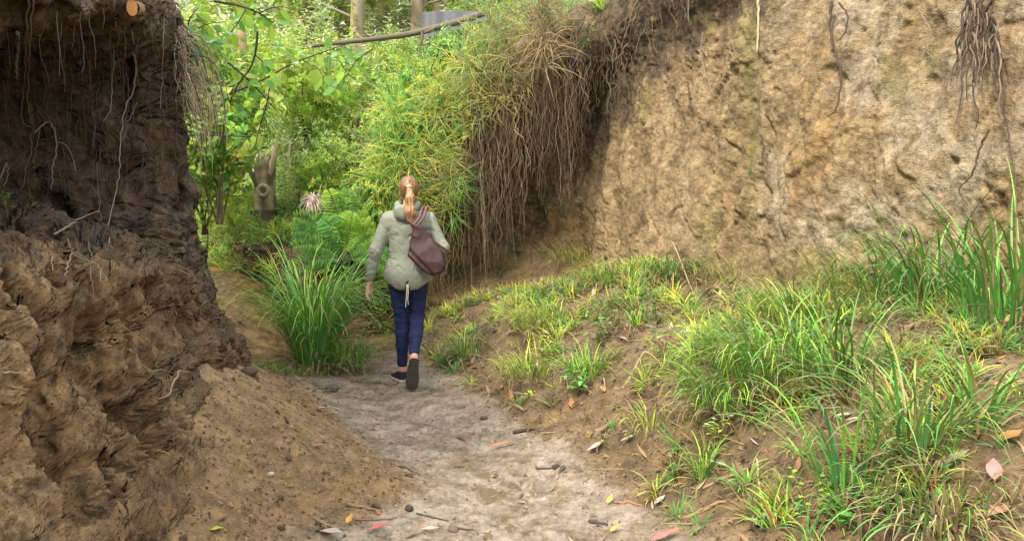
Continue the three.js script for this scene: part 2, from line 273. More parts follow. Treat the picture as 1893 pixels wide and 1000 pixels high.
function worley3(x, y, z) { // distance to nearest jittered point in 3-D, its random number
  const fx = Math.floor(x), fy = Math.floor(y), fz = Math.floor(z); let best = 9, id = 0;
  for (let k = -1; k <= 1; k++) for (let j = -1; j <= 1; j++) for (let i = -1; i <= 1; i++) {
    const cx = fx + i, cy = fy + j, cz = fz + k, h = PERM[(PERM[(PERM[cx & 255] + cy) & 255] + cz) & 255], h2 = PERM[(h + 57) & 255], h3 = PERM[(h2 + 113) & 255];
    const dx = cx + h / 255 - x, dy = cy + h2 / 255 - y, dz = cz + h3 / 255 - z, q = dx * dx + dy * dy + dz * dz; if (q < best) { best = q; id = PERM[(h + h3) & 255] / 255; }
  }
  return [Math.sqrt(best), id];
}
// a cut bank: profile(i) gives a fine outline in space for column i (with a weight per stretch); rows are spread along it, then the sheet is displaced along its normals
function bank(NC, NR, profile, flip, passes, color, uvOf, even = 0) {
  const W = NC + 1, P = new Float32Array(W * (NR + 1) * 3), I = [], C = [], U = [];
  for (let i = 0; i <= NC; i++) {
    const pts = profile(i / NC), acc = [0]; for (let k = 1; k < pts.length; k++) acc.push(acc[k - 1] + Math.hypot(pts[k][0] - pts[k - 1][0], pts[k][1] - pts[k - 1][1], pts[k][2] - pts[k - 1][2]) * pts[k][3]);
    let k = 1; for (let j = 0; j <= NR; j++) { const want = acc[acc.length - 1] * j / NR; while (k < acc.length - 1 && acc[k] < want) k++; const t = clamp((want - acc[k - 1]) / (acc[k] - acc[k - 1] + 1e-9)), o = (j * W + i) * 3; for (let c = 0; c < 3; c++) P[o + c] = lerp(pts[k - 1][c], pts[k][c], t); }
  }
  for (let j = 0; j < NR; j++) for (let i = 0; i < NC; i++) { const a = j * W + i, b = a + 1, c = a + W, e = c + 1; flip ? I.push(a, e, b, a, c, e) : I.push(a, b, e, a, e, c); }
  const g = new THREE.BufferGeometry(); g.setAttribute('position', new THREE.BufferAttribute(P, 3)); g.setIndex(I); g.computeVertexNormals();
  const resample = (count, lines, idx) => { for (let l = 0; l < lines; l++) { // even spacing along one direction of the sheet
    const q = [], acc = [0]; for (let k = 0; k < count; k++) { const o = idx(l, k) * 3; q.push(P[o], P[o + 1], P[o + 2]); if (k) acc.push(acc[k - 1] + Math.hypot(q[k * 3] - q[k * 3 - 3], q[k * 3 + 1] - q[k * 3 - 2], q[k * 3 + 2] - q[k * 3 - 1]) + 1e-6); }
    for (let k = 1, m = 1; k < count - 1; k++) { const want = lerp(acc[k], acc[count - 1] * k / (count - 1), 0.85); while (acc[m] < want) m++; const t = (want - acc[m - 1]) / (acc[m] - acc[m - 1]), o = idx(l, k) * 3; for (let c = 0; c < 3; c++) P[o + c] = lerp(q[m * 3 - 3 + c], q[m * 3 + c], t); }
  } };
  let first = true;
  for (const displace of passes) {
    g.attributes.position.needsUpdate = true; g.computeVertexNormals(); const N = g.attributes.normal.array;
    for (let o = 0; o < P.length; o += 3) { const q = displace(P[o], P[o + 1], P[o + 2], N[o + 1]); P[o] += N[o] * q; P[o + 1] += N[o + 1] * q; P[o + 2] += N[o + 2] * q; }
    if (first && even) { resample(W, NR + 1, (l, k) => l * W + k); resample(NR + 1 - even, W, (l, k) => k * W + l); } first = false;
  }
  for (let o = 0; o < P.length; o += 3) { C.push(...color(P[o], P[o + 1], P[o + 2])); U.push(...uvOf(P[o], P[o + 1], P[o + 2])); }
  g.setAttribute('color', new THREE.Float32BufferAttribute(C, 3)); g.setAttribute('uv', new THREE.Float32BufferAttribute(U, 2)); g.computeVertexNormals(); return g;
}
{ // left bank
  const profile = (t) => {
    const d = 1.7 + 4.7 * t + 2.6 * Math.pow(t, 6), top = TOPL(d), out = [];
    for (let k = 0; k <= 300; k++) { const y = -0.15 + (top + 0.15) * k / 300; out.push([FLbase(d, y) + 0.14 * fbm(d * 1.3, y * 1.1, 3.3, 2), y, -d, 1]); }
    const x0 = out[300][0]; for (let k = 1; k <= 40; k++) { const q = k / 40; out.push([x0 - q * 0.35 - q * q * 4, top + 0.14 * sstep(0, 0.25, q) + 0.5 * q, -d, q < 0.3 ? 0.6 : 0.12]); }
    return out;
  };
  const coarse = (x, y, z, ny) => {
    const d = -z, near = sstep(5, 3.6, d), low = sstep(1.5, 1.1, y);
    let q = (0.03 + 0.09 * near * low) * (0.45 - Math.abs(noise(d * 4.2 + 0.6 * noise(y * 2, d), y * 0.8, x * 2)) * 2.2) * (1 - Math.abs(ny));
    return q + 0.15 * (billow(x * 3.4, y * 2.4, d * 3.4, 2, 0.5) - 0.25) - 0.11 * sstep(0.2, 0.36, fbm(x * 4.2, y * 3, d * 4.2, 2));
  };
  const clods = (x, y, z) => {
    const d = -z; let q = 0.05 * (billow(x * 9, y * 6, d * 9, 2, 0.5) - 0.25) + 0.028 * sstep(1.6, 1.1, y) * noise(x * 15, y * 2.6, d * 15);
    const w = worley3(x * 15, y * 11, d * 15); if (w[1] > 0.5) q += 0.026 * sstep(0.6, 0.1, w[0]); if (w[1] < 0.14) q -= 0.035 * sstep(0.45, 0.15, w[0]); return q;
  };
  const grainy = (x, y, z) => {
    const d = -z; let q = 0.03 * (billow(x * 24, y * 17, d * 24, 2, 0.6) - 0.25) + 0.010 * fbm(x * 55, y * 48, d * 55, 2);
    const w = worley3(x * 34, y * 28, d * 34); if (w[1] > 0.55) q += 0.016 * sstep(0.55, 0.15, w[0]); if (w[1] < 0.16) q -= 0.026 * sstep(0.4, 0.15, w[0]); return q;
  };
  const color = (x, y, z) => {
    const d = -z, top = TOPL(d), n1 = fbm(d * 1.5, y * 1.5, 40.2, 3), n2 = fbm(d * 6, y * 5, 41 + x * 4, 3), n3 = fbm(d * 22, y * 18, 42 + x * 18, 2), nv = fbm(d * 9, y * 1.6, 44 + x * 3, 2);
    let c = mix3([0.22, 0.128, 0.055], [0.41, 0.262, 0.122], sstep(-0.3, 0.35, n1 + 0.6 * nv));                     // brown subsoil
    c = mix3(c, [0.11, 0.068, 0.036], sstep(0.05, 0.3, 0.4 * n2 + 0.9 * n3) * 0.7);
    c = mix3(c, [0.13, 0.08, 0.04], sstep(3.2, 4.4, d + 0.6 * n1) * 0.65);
    c = mix3(c, [0.135, 0.115, 0.05], sstep(0.15, 0.35, n1 + 0.3 * n2) * sstep(0.9, 0.3, y) * 0.5);
    const line = lerp(1.28, 0.72, sstep(3.6, 5.2, d)) + 0.25 * n1 + 0.35 * n2;                                        // dark humus layer with shade painted into its tone, ragged lower edge
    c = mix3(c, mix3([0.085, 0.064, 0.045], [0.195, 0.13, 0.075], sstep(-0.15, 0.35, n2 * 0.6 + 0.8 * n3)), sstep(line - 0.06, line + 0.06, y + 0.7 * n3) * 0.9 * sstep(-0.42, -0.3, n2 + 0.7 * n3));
    c = mix3(c, [0.19, 0.14, 0.095], sstep(0.3, 0.42, n2 + 0.25 * n3) * 0.5);
    return mix3(c, [0.26, 0.20, 0.135], sstep(top - 0.16, top - 0.06, y + 0.2 * n2) * 0.75);                          // pale matted top
  };
  struct('earth_bank', bank(720, 480, profile, false, [coarse, clods, grainy], color, (x, y, z) => [(-z + x * 0.5) / 0.9, (y - x * 0.7) / 0.9], 30), bankMat, 'undercut earth bank, dark with humus and painted shade above an eroded brown foot on the left of the path');
}
{ // right bank
  const L = wallCurve.getLength(), p = V(0, 0, 0), t = V(0, 0, 0);
  const profile = (k) => {
    const u = k < 0.1 ? k * 1.8 : 0.18 + (k - 0.1) * 0.82 / 0.9, out = []; wallCurve.getPointAt(u, p); wallCurve.getTangentAt(u, t);
    const d = -p.z, s = u * L, nx = t.z, nz = -t.x, [, top] = offR(s, d, p.x, 1);
    for (let j = 0; j <= 300; j++) { const y = -0.35 + (top + 0.35) * j / 300, o = offR(s, d, p.x, y)[0] + 0.13 * fbm(s * 0.8, y * 0.7, 1.3, 2); out.push([p.x + nx * o, y, p.z + nz * o, 1]); }
    const [x0, , z0] = out[300], kc = lerp(1, 0.12, sstep(-0.9, -1.5, p.x)); for (let j = 1; j <= 40; j++) { const q = j / 40, b = kc * (-q * 0.25 - q * q * 3.5); out.push([x0 + nx * b, top + kc * (0.15 * sstep(0, 0.25, q) + 0.7 * q), z0 + nz * b, q < 0.3 ? 0.6 : 0.12]); }
    return out;
  };
  const along = (x, z) => x * -0.52 + -z * 0.85;
  const coarse = (x, y, z, ny) => {
    const s = along(x, z);
    return 0.06 * (0.45 - Math.abs(noise(s * 2.6 + y * 0.4, y * 0.55, 8.8)) * 2) * (1 - Math.abs(ny)) + 0.1 * (billow(x * 2.2, y * 1.3, z * 2.2, 3, 0.5) - 0.25) - 0.05 * sstep(0.36, 0.5, fbm(x * 2.6 + 5, y * 1.9, z * 2.6, 3));
  };
  const clods = (x, y, z) => {
    const s = along(x, z); const k2 = sstep(-0.05, 0.3, fbm(x * 0.8 + 3, y * 0.7, z * 0.8, 2)); let q = 0.06 * (0.35 + 0.75 * k2) * (billow(x * 7, y * 3.6, z * 7, 3, 0.55) - 0.25) + 0.034 * fbm(s * 9, y * 2.2, 33, 3);
    const k = sstep(-0.15, 0.3, fbm(x * 1.1, y * 1.1, z * 1.1 + 40, 2)), w = worley3(x * 11, y * 7.5, z * 11), w2 = worley3(x * 4.2, y * 3, z * 4.2);
    if (w[1] > 0.66) q += 0.024 * k * sstep(0.6, 0.1, w[0]); if (w[1] < 0.1) q -= 0.035 * k * sstep(0.4, 0.15, w[0]); if (w2[1] > 0.8) q += 0.04 * sstep(0.5, 0.1, w2[0]);
    const cr = noise(s * 1.5 + 0.25 * noise(y * 3, s * 2), y * 0.55, 61), lg = noise(s * 0.8, y * 2.2 + 0.2 * noise(s * 4, y), 66), m = sstep(0.05, 0.25, noise(s * 0.9, y * 0.8, 69)), m2 = sstep(0.1, 0.3, noise(s * 1.1, y * 0.9, 75)); const cr2 = noise(s * 2.3 + 0.3 * noise(y * 4, s * 3) + 7, y * 0.4, 91); q -= 0.028 * sstep(0, 0.2, noise(s * 0.7 + 4, y * 0.6, 95)) * Math.exp(-((cr2 / 0.012) ** 2)); q -= 0.035 * m * Math.exp(-((cr / 0.014) ** 2)) - 0.03 * m2 * sstep(-0.03, 0.03, lg) * sstep(0.3, 0.05, lg); return q;
  };
  const grainy = (x, y, z) => {
    const k = sstep(-0.1, 0.32, fbm(x * 0.9 + 8, y * 0.9, z * 0.9, 2)), w = worley3(x * 24, y * 15, z * 24), w2 = worley3(x * 46, y * 32, z * 46);
    return 0.03 * (0.25 + k) * (billow(x * 19, y * 7, z * 19, 2, 0.6) - 0.25) + 0.008 * fbm(x * 46, y * 30, z * 46, 2) + (0.1 + k) * (w[1] > 0.6 ? 0.02 * sstep(0.6, 0.1, w[0]) : w[1] < 0.16 ? -0.042 * sstep(0.4, 0.15, w[0]) : 0) + k * (w2[1] < 0.16 ? -0.02 * sstep(0.45, 0.2, w2[0]) : 0);
  };
  const color = (x, y, z) => {
    const d = -z, s = along(x, z) + 20, [, top, far] = offR(s, d, x, 1), n1 = fbm(s * 0.9, y * 0.9, 50.2, 3), n2 = fbm(s * 4, y * 3.4, 51, 3), n3 = fbm(s * 18, y * 14, 52, 2), nv = fbm(s * 6, y * 1.1, 54, 2), n4 = fbm(s * 1.1 + 3, y * 0.8, 57, 3), n5 = fbm(s * 1.6, y * 1.3, 71, 3);
    let c = mix3([0.34, 0.238, 0.118], [0.45, 0.325, 0.172], sstep(-0.35, 0.35, nv + 0.6 * n3));
    c = mix3(c, [0.48, 0.395, 0.275], sstep(-0.02, 0.24, n5 + 0.4 * n2 + 0.5 * nv * 0.6 + 0.12 * sstep(7, 4.5, d)) * 0.7 * sstep(7.2, 5.6, d));              // pale grey clay lenses
    c = mix3(c, [0.43, 0.265, 0.095], sstep(0.08, 0.3, -n1 + 0.3 * n2) * 0.6);                                   // ochre
    c = mix3(c, [0.21, 0.132, 0.066], sstep(0.2, 0.42, n2 + 0.45 * n3) * 0.75);
    c = mix3(c, [0.24, 0.16, 0.08], sstep(0.12, 0.3, fbm(s * 2.2, y * 0.9, 83, 3) + 0.3 * nv) * 0.6);
    c = mix3(c, [0.22, 0.195, 0.05], Math.max(sstep(0.12, 0.3, n4 + 0.25 * nv) * 0.5, 0.75 * Math.exp(-(((s - 24.55 + 0.25 * noise(y * 2, 4)) / (0.14 + 0.1 * Math.max(0, 2 - y))) ** 2)) * sstep(-0.2, 0.3, nv + 0.3 * n3 + 0.15)));  // algae tint in streaks
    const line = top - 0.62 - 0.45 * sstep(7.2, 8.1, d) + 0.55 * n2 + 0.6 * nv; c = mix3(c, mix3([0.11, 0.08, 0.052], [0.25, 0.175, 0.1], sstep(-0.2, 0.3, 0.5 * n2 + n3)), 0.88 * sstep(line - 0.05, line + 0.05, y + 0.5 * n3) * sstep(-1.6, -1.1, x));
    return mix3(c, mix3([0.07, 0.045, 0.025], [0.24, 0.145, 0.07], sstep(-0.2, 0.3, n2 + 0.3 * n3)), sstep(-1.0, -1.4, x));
  };
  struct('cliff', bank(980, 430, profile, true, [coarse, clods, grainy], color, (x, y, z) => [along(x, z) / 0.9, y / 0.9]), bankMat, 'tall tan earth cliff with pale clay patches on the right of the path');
}
{ // hillside behind, and plain ground out to the horizon
  const NX = 200, ND = 200, P = [], C = [], U = [], I = [];
  for (let j = 0; j <= ND; j++) for (let i = 0; i <= NX; i++) {
    const x = -14 + 26 * i / NX, f = XF(x), v = j / ND, d = f - 0.25 + 0.9 * v + 30 * v * v, y = hill(x, d); P.push(x, y, -d); U.push(x / 0.9, (d + y) / 0.9);
    const n = fbm(x * 2, d * 2, 60, 3); C.push(...mix3([0.10, 0.065, 0.035], [0.21, 0.13, 0.065], sstep(-0.3, 0.3, n)));
  }
  const W = NX + 1; for (let j = 0; j < ND; j++) for (let i = 0; i < NX; i++) { const a = j * W + i, b = a + 1, c = a + W, e = c + 1; I.push(a, b, e, a, e, c); }
  const g = new THREE.BufferGeometry(); g.setAttribute('position', new THREE.Float32BufferAttribute(P, 3)); g.setAttribute('color', new THREE.Float32BufferAttribute(C, 3)); g.setAttribute('uv', new THREE.Float32BufferAttribute(U, 2)); g.setIndex(I); g.computeVertexNormals();
  struct('hillside', g, soilMat, 'overgrown earth hillside rising behind the walker');
  const gg = new THREE.PlaneGeometry(400, 400, 8, 8).rotateX(-Math.PI / 2).translate(0, -0.9, 0); const gm = new THREE.MeshStandardMaterial({ color: new THREE.Color(0.12, 0.085, 0.045), map: soilMap.clone(), roughness: 1 }); gm.map.repeat.set(400, 400);
  struct('ground', gg, gm, 'bare earth ground reaching to the horizon beneath the hillside');
}
// ---------------------------------------------------------------- the walker, meshed from distance fields (surface nets)
const smin = (a, b, k) => { const h = clamp(0.5 + 0.5 * (b - a) / k); return lerp(b, a, h) - k * h * (1 - h); };
function cap(p, a, b, r0, r1) { // tapered capsule
  const bx = b[0] - a[0], by = b[1] - a[1], bz = b[2] - a[2], px = p[0] - a[0], py = p[1] - a[1], pz = p[2] - a[2], t = clamp((px * bx + py * by + pz * bz) / (bx * bx + by * by + bz * bz));
  return Math.hypot(px - bx * t, py - by * t, pz - bz * t) - lerp(r0, r1, t);
}
function ell(p, c, r) { const x = (p[0] - c[0]) / r[0], y = (p[1] - c[1]) / r[1], z = (p[2] - c[2]) / r[2], k = Math.hypot(x, y, z); return (k - 1) * Math.min(r[0], r[1], r[2]) * (k > 1 ? 1 : 1); }
function flatcap(p, a, b, r0, r1, sx, sz) { return cap([p[0] / sx, p[1], p[2] / sz], [a[0] / sx, a[1], a[2] / sz], [b[0] / sx, b[1], b[2] / sz], r0, r1) * Math.min(sx, sz); }
function nets(f, lo, hi, cell) {
  const n = lo.map((l, i) => Math.ceil((hi[i] - l) / cell) + 1), S = new Float32Array(n[0] * n[1] * n[2]), at3 = (i, j, k) => (k * n[1] + j) * n[0] + i;
  for (let k = 0; k < n[2]; k += 4) for (let j = 0; j < n[1]; j += 4) for (let i = 0; i < n[0]; i += 4) { // blocks far from the surface are filled with one value
    const c = f([lo[0] + (i + 1.5) * cell, lo[1] + (j + 1.5) * cell, lo[2] + (k + 1.5) * cell]), skip = Math.abs(c) > cell * 4 + 0.035;
    for (let r = k; r < Math.min(k + 4, n[2]); r++) for (let q = j; q < Math.min(j + 4, n[1]); q++) for (let p = i; p < Math.min(i + 4, n[0]); p++) S[at3(p, q, r)] = skip ? c : f([lo[0] + p * cell, lo[1] + q * cell, lo[2] + r * cell]);
  }
  const vid = new Int32Array(S.length).fill(-1), P = [], I = [];
  for (let k = 0; k < n[2] - 1; k++) for (let j = 0; j < n[1] - 1; j++) for (let i = 0; i < n[0] - 1; i++) {
    let x = 0, y = 0, z = 0, c = 0;
    const edge = (a, b) => { const u = S[at3(i + a[0], j + a[1], k + a[2])], v = S[at3(i + b[0], j + b[1], k + b[2])]; if ((u < 0) !== (v < 0)) { const t = u / (u - v); x += a[0] + (b[0] - a[0]) * t; y += a[1] + (b[1] - a[1]) * t; z += a[2] + (b[2] - a[2]) * t; c++; } };
    for (const [a, b] of EDGES) edge(a, b);
    if (c) { vid[at3(i, j, k)] = P.length / 3; P.push(lo[0] + (i + x / c) * cell, lo[1] + (j + y / c) * cell, lo[2] + (k + z / c) * cell); }
  }
  const D = [[1, 0, 0], [0, 1, 0], [0, 0, 1]];
  for (let k = 1; k < n[2] - 1; k++) for (let j = 1; j < n[1] - 1; j++) for (let i = 1; i < n[0] - 1; i++) for (let a = 0; a < 3; a++) {
    const u = S[at3(i, j, k)], v = S[at3(i + D[a][0], j + D[a][1], k + D[a][2])]; if ((u < 0) === (v < 0)) continue;
    const b = D[(a + 1) % 3], c = D[(a + 2) % 3], q = [[0, 0], [1, 0], [1, 1], [0, 1]].map(([s, t]) => vid[at3(i - b[0] * s - c[0] * t, j - b[1] * s - c[1] * t, k - b[2] * s - c[2] * t)]);
    if (u < 0) I.push(q[0], q[1], q[2], q[0], q[2], q[3]); else I.push(q[0], q[2], q[1], q[0], q[3], q[2]);
  }
  const g = new THREE.BufferGeometry(); g.setAttribute('position', new THREE.Float32BufferAttribute(P, 3)); g.setAttribute('uv', new THREE.Float32BufferAttribute(P.reduce((u, _, i) => (i % 3 === 0 ? (u.push(P[i] + P[i + 2] * 0.7, P[i + 1]), u) : u), []), 2)); g.setIndex(I); g.computeVertexNormals(); return g;
}
const EDGES = []; for (let a = 0; a < 8; a++) for (let b = a + 1; b < 8; b++) { const x = a ^ b; if (x === 1 || x === 2 || x === 4) EDGES.push([[a & 1, (a >> 1) & 1, a >> 2], [b & 1, (b >> 1) & 1, b >> 2]]); }

const ORIGIN = at(757, 706, 6.42); ORIGIN.y = H(ORIGIN.x, -ORIGIN.z) + 0.0;
const J = { // joints, metres, z towards the camera
  hipL: [-0.085, 0.88, 0], kneeL: [-0.058, 0.49, -0.07], ankL: [-0.066, 0.095, -0.085], toeL: [-0.085, 0.03, -0.24],
  hipR: [0.082, 0.88, 0.01], kneeR: [0.062, 0.53, -0.05], ankR: [0.05, 0.245, 0.2], toeR: [0.03, 0.045, 0.215],
  pel: [0, 0.92, 0.01], chest: [0.0, 1.22, -0.02], neck0: [0.006, 1.36, -0.02], neck1: [0.012, 1.48, -0.04], head: [0.012, 1.552, -0.045],
  shL: [-0.15, 1.325, -0.01], elL: [-0.25, 1.085, 0.035], wrL: [-0.315, 0.83, 0.0], shR: [0.158, 1.33, -0.01], elR: [0.275, 1.105, 0.02], wrR: [0.16, 1.13, -0.2],
};
const torso = (p, g) => smin(smin(flatcap(p, J.pel, J.chest, 0.121 + g, 0.13 + g, 1.1, 0.82), flatcap(p, [-0.095, 1.305, -0.015], [0.105, 1.31, -0.015], 0.07 + g, 0.075 + g, 1, 0.95), 0.08), flatcap(p, [-0.07, 0.91, 0.025], [0.072, 0.91, 0.03], 0.1 + g, 0.1 + g, 1, 1.04), 0.06);
const headSDF = (p) => { // skull, face, ears
  let s = ell(p, [0.012, 1.572, -0.04], [0.072, 0.094, 0.092]); s = smin(s, ell(p, [0.006, 1.52, -0.085], [0.052, 0.072, 0.058]), 0.03);
  s = smin(s, cap(p, [0.003, 1.545, -0.137], [0.003, 1.522, -0.152], 0.008, 0.011), 0.012); s = smin(s, ell(p, [0.003, 1.497, -0.135], [0.02, 0.007, 0.008]), 0.01);
  for (const e of [-1, 1]) { s = smin(s, ell(p, [0.012 + e * 0.073, 1.548, -0.045], [0.008, 0.03, 0.017]), 0.008); s = Math.max(s, -ell(p, [0.004 + e * 0.029, 1.555, -0.142], [0.016, 0.009, 0.012])); }
  return s;
};
function fingers(p, W, dir) { // relaxed left hand hanging below the wrist: palm, four fingers of unequal length, thumb
  const P = (a, b, c) => [W[0] + a, W[1] + b, W[2] + c];
  let s = flatcap(p, P(-0.004, -0.02, 0.0), P(-0.012, -0.082, -0.006), 0.024, 0.036, 0.5, 1);
  const fs = [[-0.03, 0.062], [-0.011, 0.07], [0.008, 0.066], [0.026, 0.052]];
  for (const [z, l] of fs) { const a = P(-0.013, -0.088, z - 0.004), b = P(-0.016, -0.088 - l * 0.5, z * 1.1 - 0.006), c = P(-0.002, -0.088 - l * 0.93, z * 1.05 - 0.01); s = Math.min(s, smin(cap(p, a, b, 0.0095, 0.0085), cap(p, b, c, 0.0085, 0.007), 0.004)); }
  return smin(s, smin(cap(p, P(0.0, -0.03, -0.024), P(0.012, -0.062, -0.042), 0.013, 0.01), cap(p, P(0.012, -0.062, -0.042), P(0.014, -0.09, -0.046), 0.0098, 0.008), 0.005), 0.01);
}
const bodySDF = (p) => {
  let s = torso(p, -0.01); s = smin(s, cap(p, J.neck0, J.neck1, 0.052, 0.047), 0.03); s = smin(s, headSDF(p), 0.015);
  for (const k of ['L', 'R']) {
    s = smin(s, smin(cap(p, J['sh' + k], J['el' + k], 0.047, 0.036), cap(p, J['el' + k], J['wr' + k], 0.036, 0.024), 0.02), 0.03);
    s = smin(s, smin(cap(p, J['hip' + k], J['knee' + k], 0.078, 0.05), cap(p, J['knee' + k], J['ank' + k], 0.05, 0.031), 0.03), 0.03);
    s = smin(s, cap(p, J['ank' + k], J['toe' + k], 0.032, 0.026), 0.02);
  }
  s = smin(s, fingers(p, J.wrL), 0.012);
  const Rh = J.wrR; s = smin(s, flatcap(p, Rh, [Rh[0] - 0.06, Rh[1] + 0.03, Rh[2] - 0.03], 0.025, 0.034, 1, 0.6), 0.012);
  for (let i = 0; i < 4; i++) { const a = [Rh[0] - 0.075 - 0.0, Rh[1] + 0.055 - i * 0.019, Rh[2] - 0.035], b = [a[0] - 0.03, a[1], a[2] - 0.012], c = [b[0] - 0.008, b[1] - 0.002, b[2] + 0.028]; s = smin(s, smin(cap(p, a, b, 0.0095, 0.0088), cap(p, b, c, 0.0088, 0.0072), 0.004), 0.004); }
  return smin(s, cap(p, [Rh[0] - 0.03, Rh[1] + 0.045, Rh[2] - 0.02], [Rh[0] - 0.075, Rh[1] + 0.082, Rh[2] - 0.02], 0.012, 0.0085), 0.008);
};
const hemY = (p) => 0.792 - 0.02 * Math.cos(p[0] * 14) + 0.035 * sstep(0.06, 0.2, Math.abs(p[0]));
const jacketSDF = (p) => {
  const g = 0.017; let s = torso(p, g);
  s = smin(s, flatcap(p, [-0.04, 0.84, 0.02], [0.055, 0.84, 0.02], 0.118, 0.118, 0.98, 1.08), 0.08);
  let arms = 9;
  for (const k of ['L', 'R']) arms = Math.min(arms, smin(cap(p, J['sh' + k], J['el' + k], 0.066, 0.052), cap(p, J['el' + k], k === 'L' ? [-0.309, 0.855, 0.002] : J.wrR, 0.052, 0.041), 0.03));
  s = smin(s, arms, 0.014 + 0.03 * sstep(1.2, 1.34, p[1]));
  const w = noise(p[0] * 9 + p[1] * 7, p[1] * 11 - p[0] * 6, p[2] * 6 + 3), w2 = noise(p[0] * 22 - p[1] * 9, p[1] * 24, p[2] * 12);
  const cr = noise(p[0] * 7 - p[1] * 11, p[1] * 6 + p[0] * 5, p[2] * 5 + 9); s += 0.006 * Math.exp(-((w / 0.07) ** 2)) * Math.abs(cr) * 2 + 0.004 * Math.exp(-((cr / 0.05) ** 2)) * clamp(w * 2 + 0.3) + 0.0015 * w2; const wr = noise(p[0] * 11 + p[1] * 8, p[1] * 6 - p[0] * 7, p[2] * 6), wm = sstep(-0.2, 0.3, noise(p[0] * 4, p[1] * 4 + 8, p[2] * 4)); s += 0.008 * wm * Math.exp(-((wr / 0.09) ** 2));
  s = Math.max(s, hemY(p) - p[1]);                                                                      // hem
  const slit = Math.max(Math.abs(p[0] - 0.002) - 0.016 * clamp((0.87 - p[1]) / 0.08), p[1] - 0.87); if (p[2] > 0.03) s = Math.max(s, -slit);
  s = Math.max(s, -(Math.hypot(p[0] - 0.012, (p[2] + 0.035) * 0.9) - 0.055 - Math.max(0, p[1] - 1.42) * 0.3 + (p[1] < 1.4 ? 9 : 0)));
  return s;
};
const hoodSDF = (p) => { // folded hood lying round the neck and down the back
  const c = 0.0; let s = 9, prev = null;
  for (let i = 0; i <= 10; i++) { const a = -0.35 + (Math.PI + 0.7) * i / 10, q = [0.0 + Math.cos(a) * 0.08, 1.435 - 0.022 * Math.sin(a) + 0.012 * Math.cos(a * 2), -0.03 + Math.sin(a) * 0.08]; if (prev) s = Math.min(s, cap(p, prev, q, 0.027, 0.027)); prev = q; }
  s = smin(s, ell(p, [-0.016, 1.385, 0.1], [0.092, 0.066, 0.036]), 0.03);
  s += 0.006 * noise(p[0] * 24, p[1] * 20, p[2] * 20);
  return Math.max(s, -ell(p, [0.008, 1.475, -0.03], [0.056, 0.07, 0.062]));
};
const jeansSDF = (p) => {
  let s = flatcap(p, [-0.06, 0.895, 0.022], [0.06, 0.895, 0.025], 0.122, 0.122, 1, 0.95), legs = 9;
  for (const k of ['L', 'R']) { const A = J['ank' + k], K = J['knee' + k], e = [lerp(K[0], A[0], 0.93), lerp(K[1], A[1], 0.93), lerp(K[2], A[2], 0.93)]; legs = Math.min(legs, smin(cap(p, J['hip' + k], K, 0.09, 0.058), smin(cap(p, K, e, 0.057, 0.04), cap(p, [K[0], K[1] - 0.08, K[2] + 0.02], [lerp(K[0], e[0], 0.55), lerp(K[1], e[1], 0.55), lerp(K[2], e[2], 0.55) + 0.01], 0.052, 0.046), 0.03), 0.03)); }
  s = smin(s, legs, 0.025);
  const cuts = ['L', 'R'].map((k) => { const A = J['ank' + k], K = J['knee' + k], d = [A[0] - K[0], A[1] - K[1], A[2] - K[2]], l = Math.hypot(...d); return ((p[0] - K[0]) * d[0] + (p[1] - K[1]) * d[1] + (p[2] - K[2]) * d[2]) / l - l * 0.92; });
  const near = cap(p, J.kneeL, J.ankL, 0.05, 0.05) < cap(p, J.kneeR, J.ankR, 0.05, 0.05) ? 0 : 1;
  if (p[1] < 0.45) s = Math.max(s, cuts[near]);
  return Math.max(s + 0.0045 * noise(p[0] * 20, p[1] * 30, p[2] * 20) * (1 + sstep(0.3, 0.1, Math.abs(p[1] - 0.5)) * 0.8), p[1] - 0.97);
};
const skin = new THREE.MeshPhysicalMaterial({ color: new THREE.Color(0.62, 0.36, 0.27), roughness: 0.55 });
const fabricBump = bytesTex(128, (u, v) => 0.5 + 0.25 * Math.sin(u * Math.PI * 64) * Math.sin(v * Math.PI * 64) + 0.2 * tile(u, v, 16));
const cloth = (r, g, b, o = {}) => { const m = new THREE.MeshPhysicalMaterial({ color: new THREE.Color(r, g, b), roughness: 0.8, bumpMap: fabricBump.clone(), bumpScale: 0.0012, ...o }); m.bumpMap.repeat.set(8, 8); return m; };
const person = thing('person', 'woman walking away in sage green jacket, navy jeans and dark shoes, blonde ponytail', 'person', ORIGIN.toArray(), 0.05);
const LO = [-0.42, -0.02, -0.45], HI = [0.42, 1.75, 0.36];
const handGeo = nets((p) => Math.max(smin(cap(p, [-0.30, 0.875, 0.002], J.wrL, 0.029, 0.026), fingers(p, J.wrL), 0.012) - 0.0015, p[1] - 0.86), [-0.4, 0.63, -0.1], [-0.24, 0.88, 0.09], 0.0042);
const face = nets((p) => Math.max(headSDF(p) - 0.001, 1.46 - p[1]), [-0.1, 1.42, -0.19], [0.12, 1.68, 0.08], 0.005); part('body', mergeGeometries([nets(bodySDF, LO, HI, 0.011), handGeo, face]), skin, person);
const jacketMat = cloth(0.235, 0.255, 0.20, { roughness: 0.62, sheen: 0.3, sheenRoughness: 0.6 });
const jacket = part('jacket', nets(jacketSDF, [-0.42, 0.72, -0.36], [0.42, 1.48, 0.3], 0.0085), jacketMat, person);
part('hood', nets(hoodSDF, [-0.16, 1.28, -0.16], [0.16, 1.54, 0.2], 0.006), jacketMat, jacket);
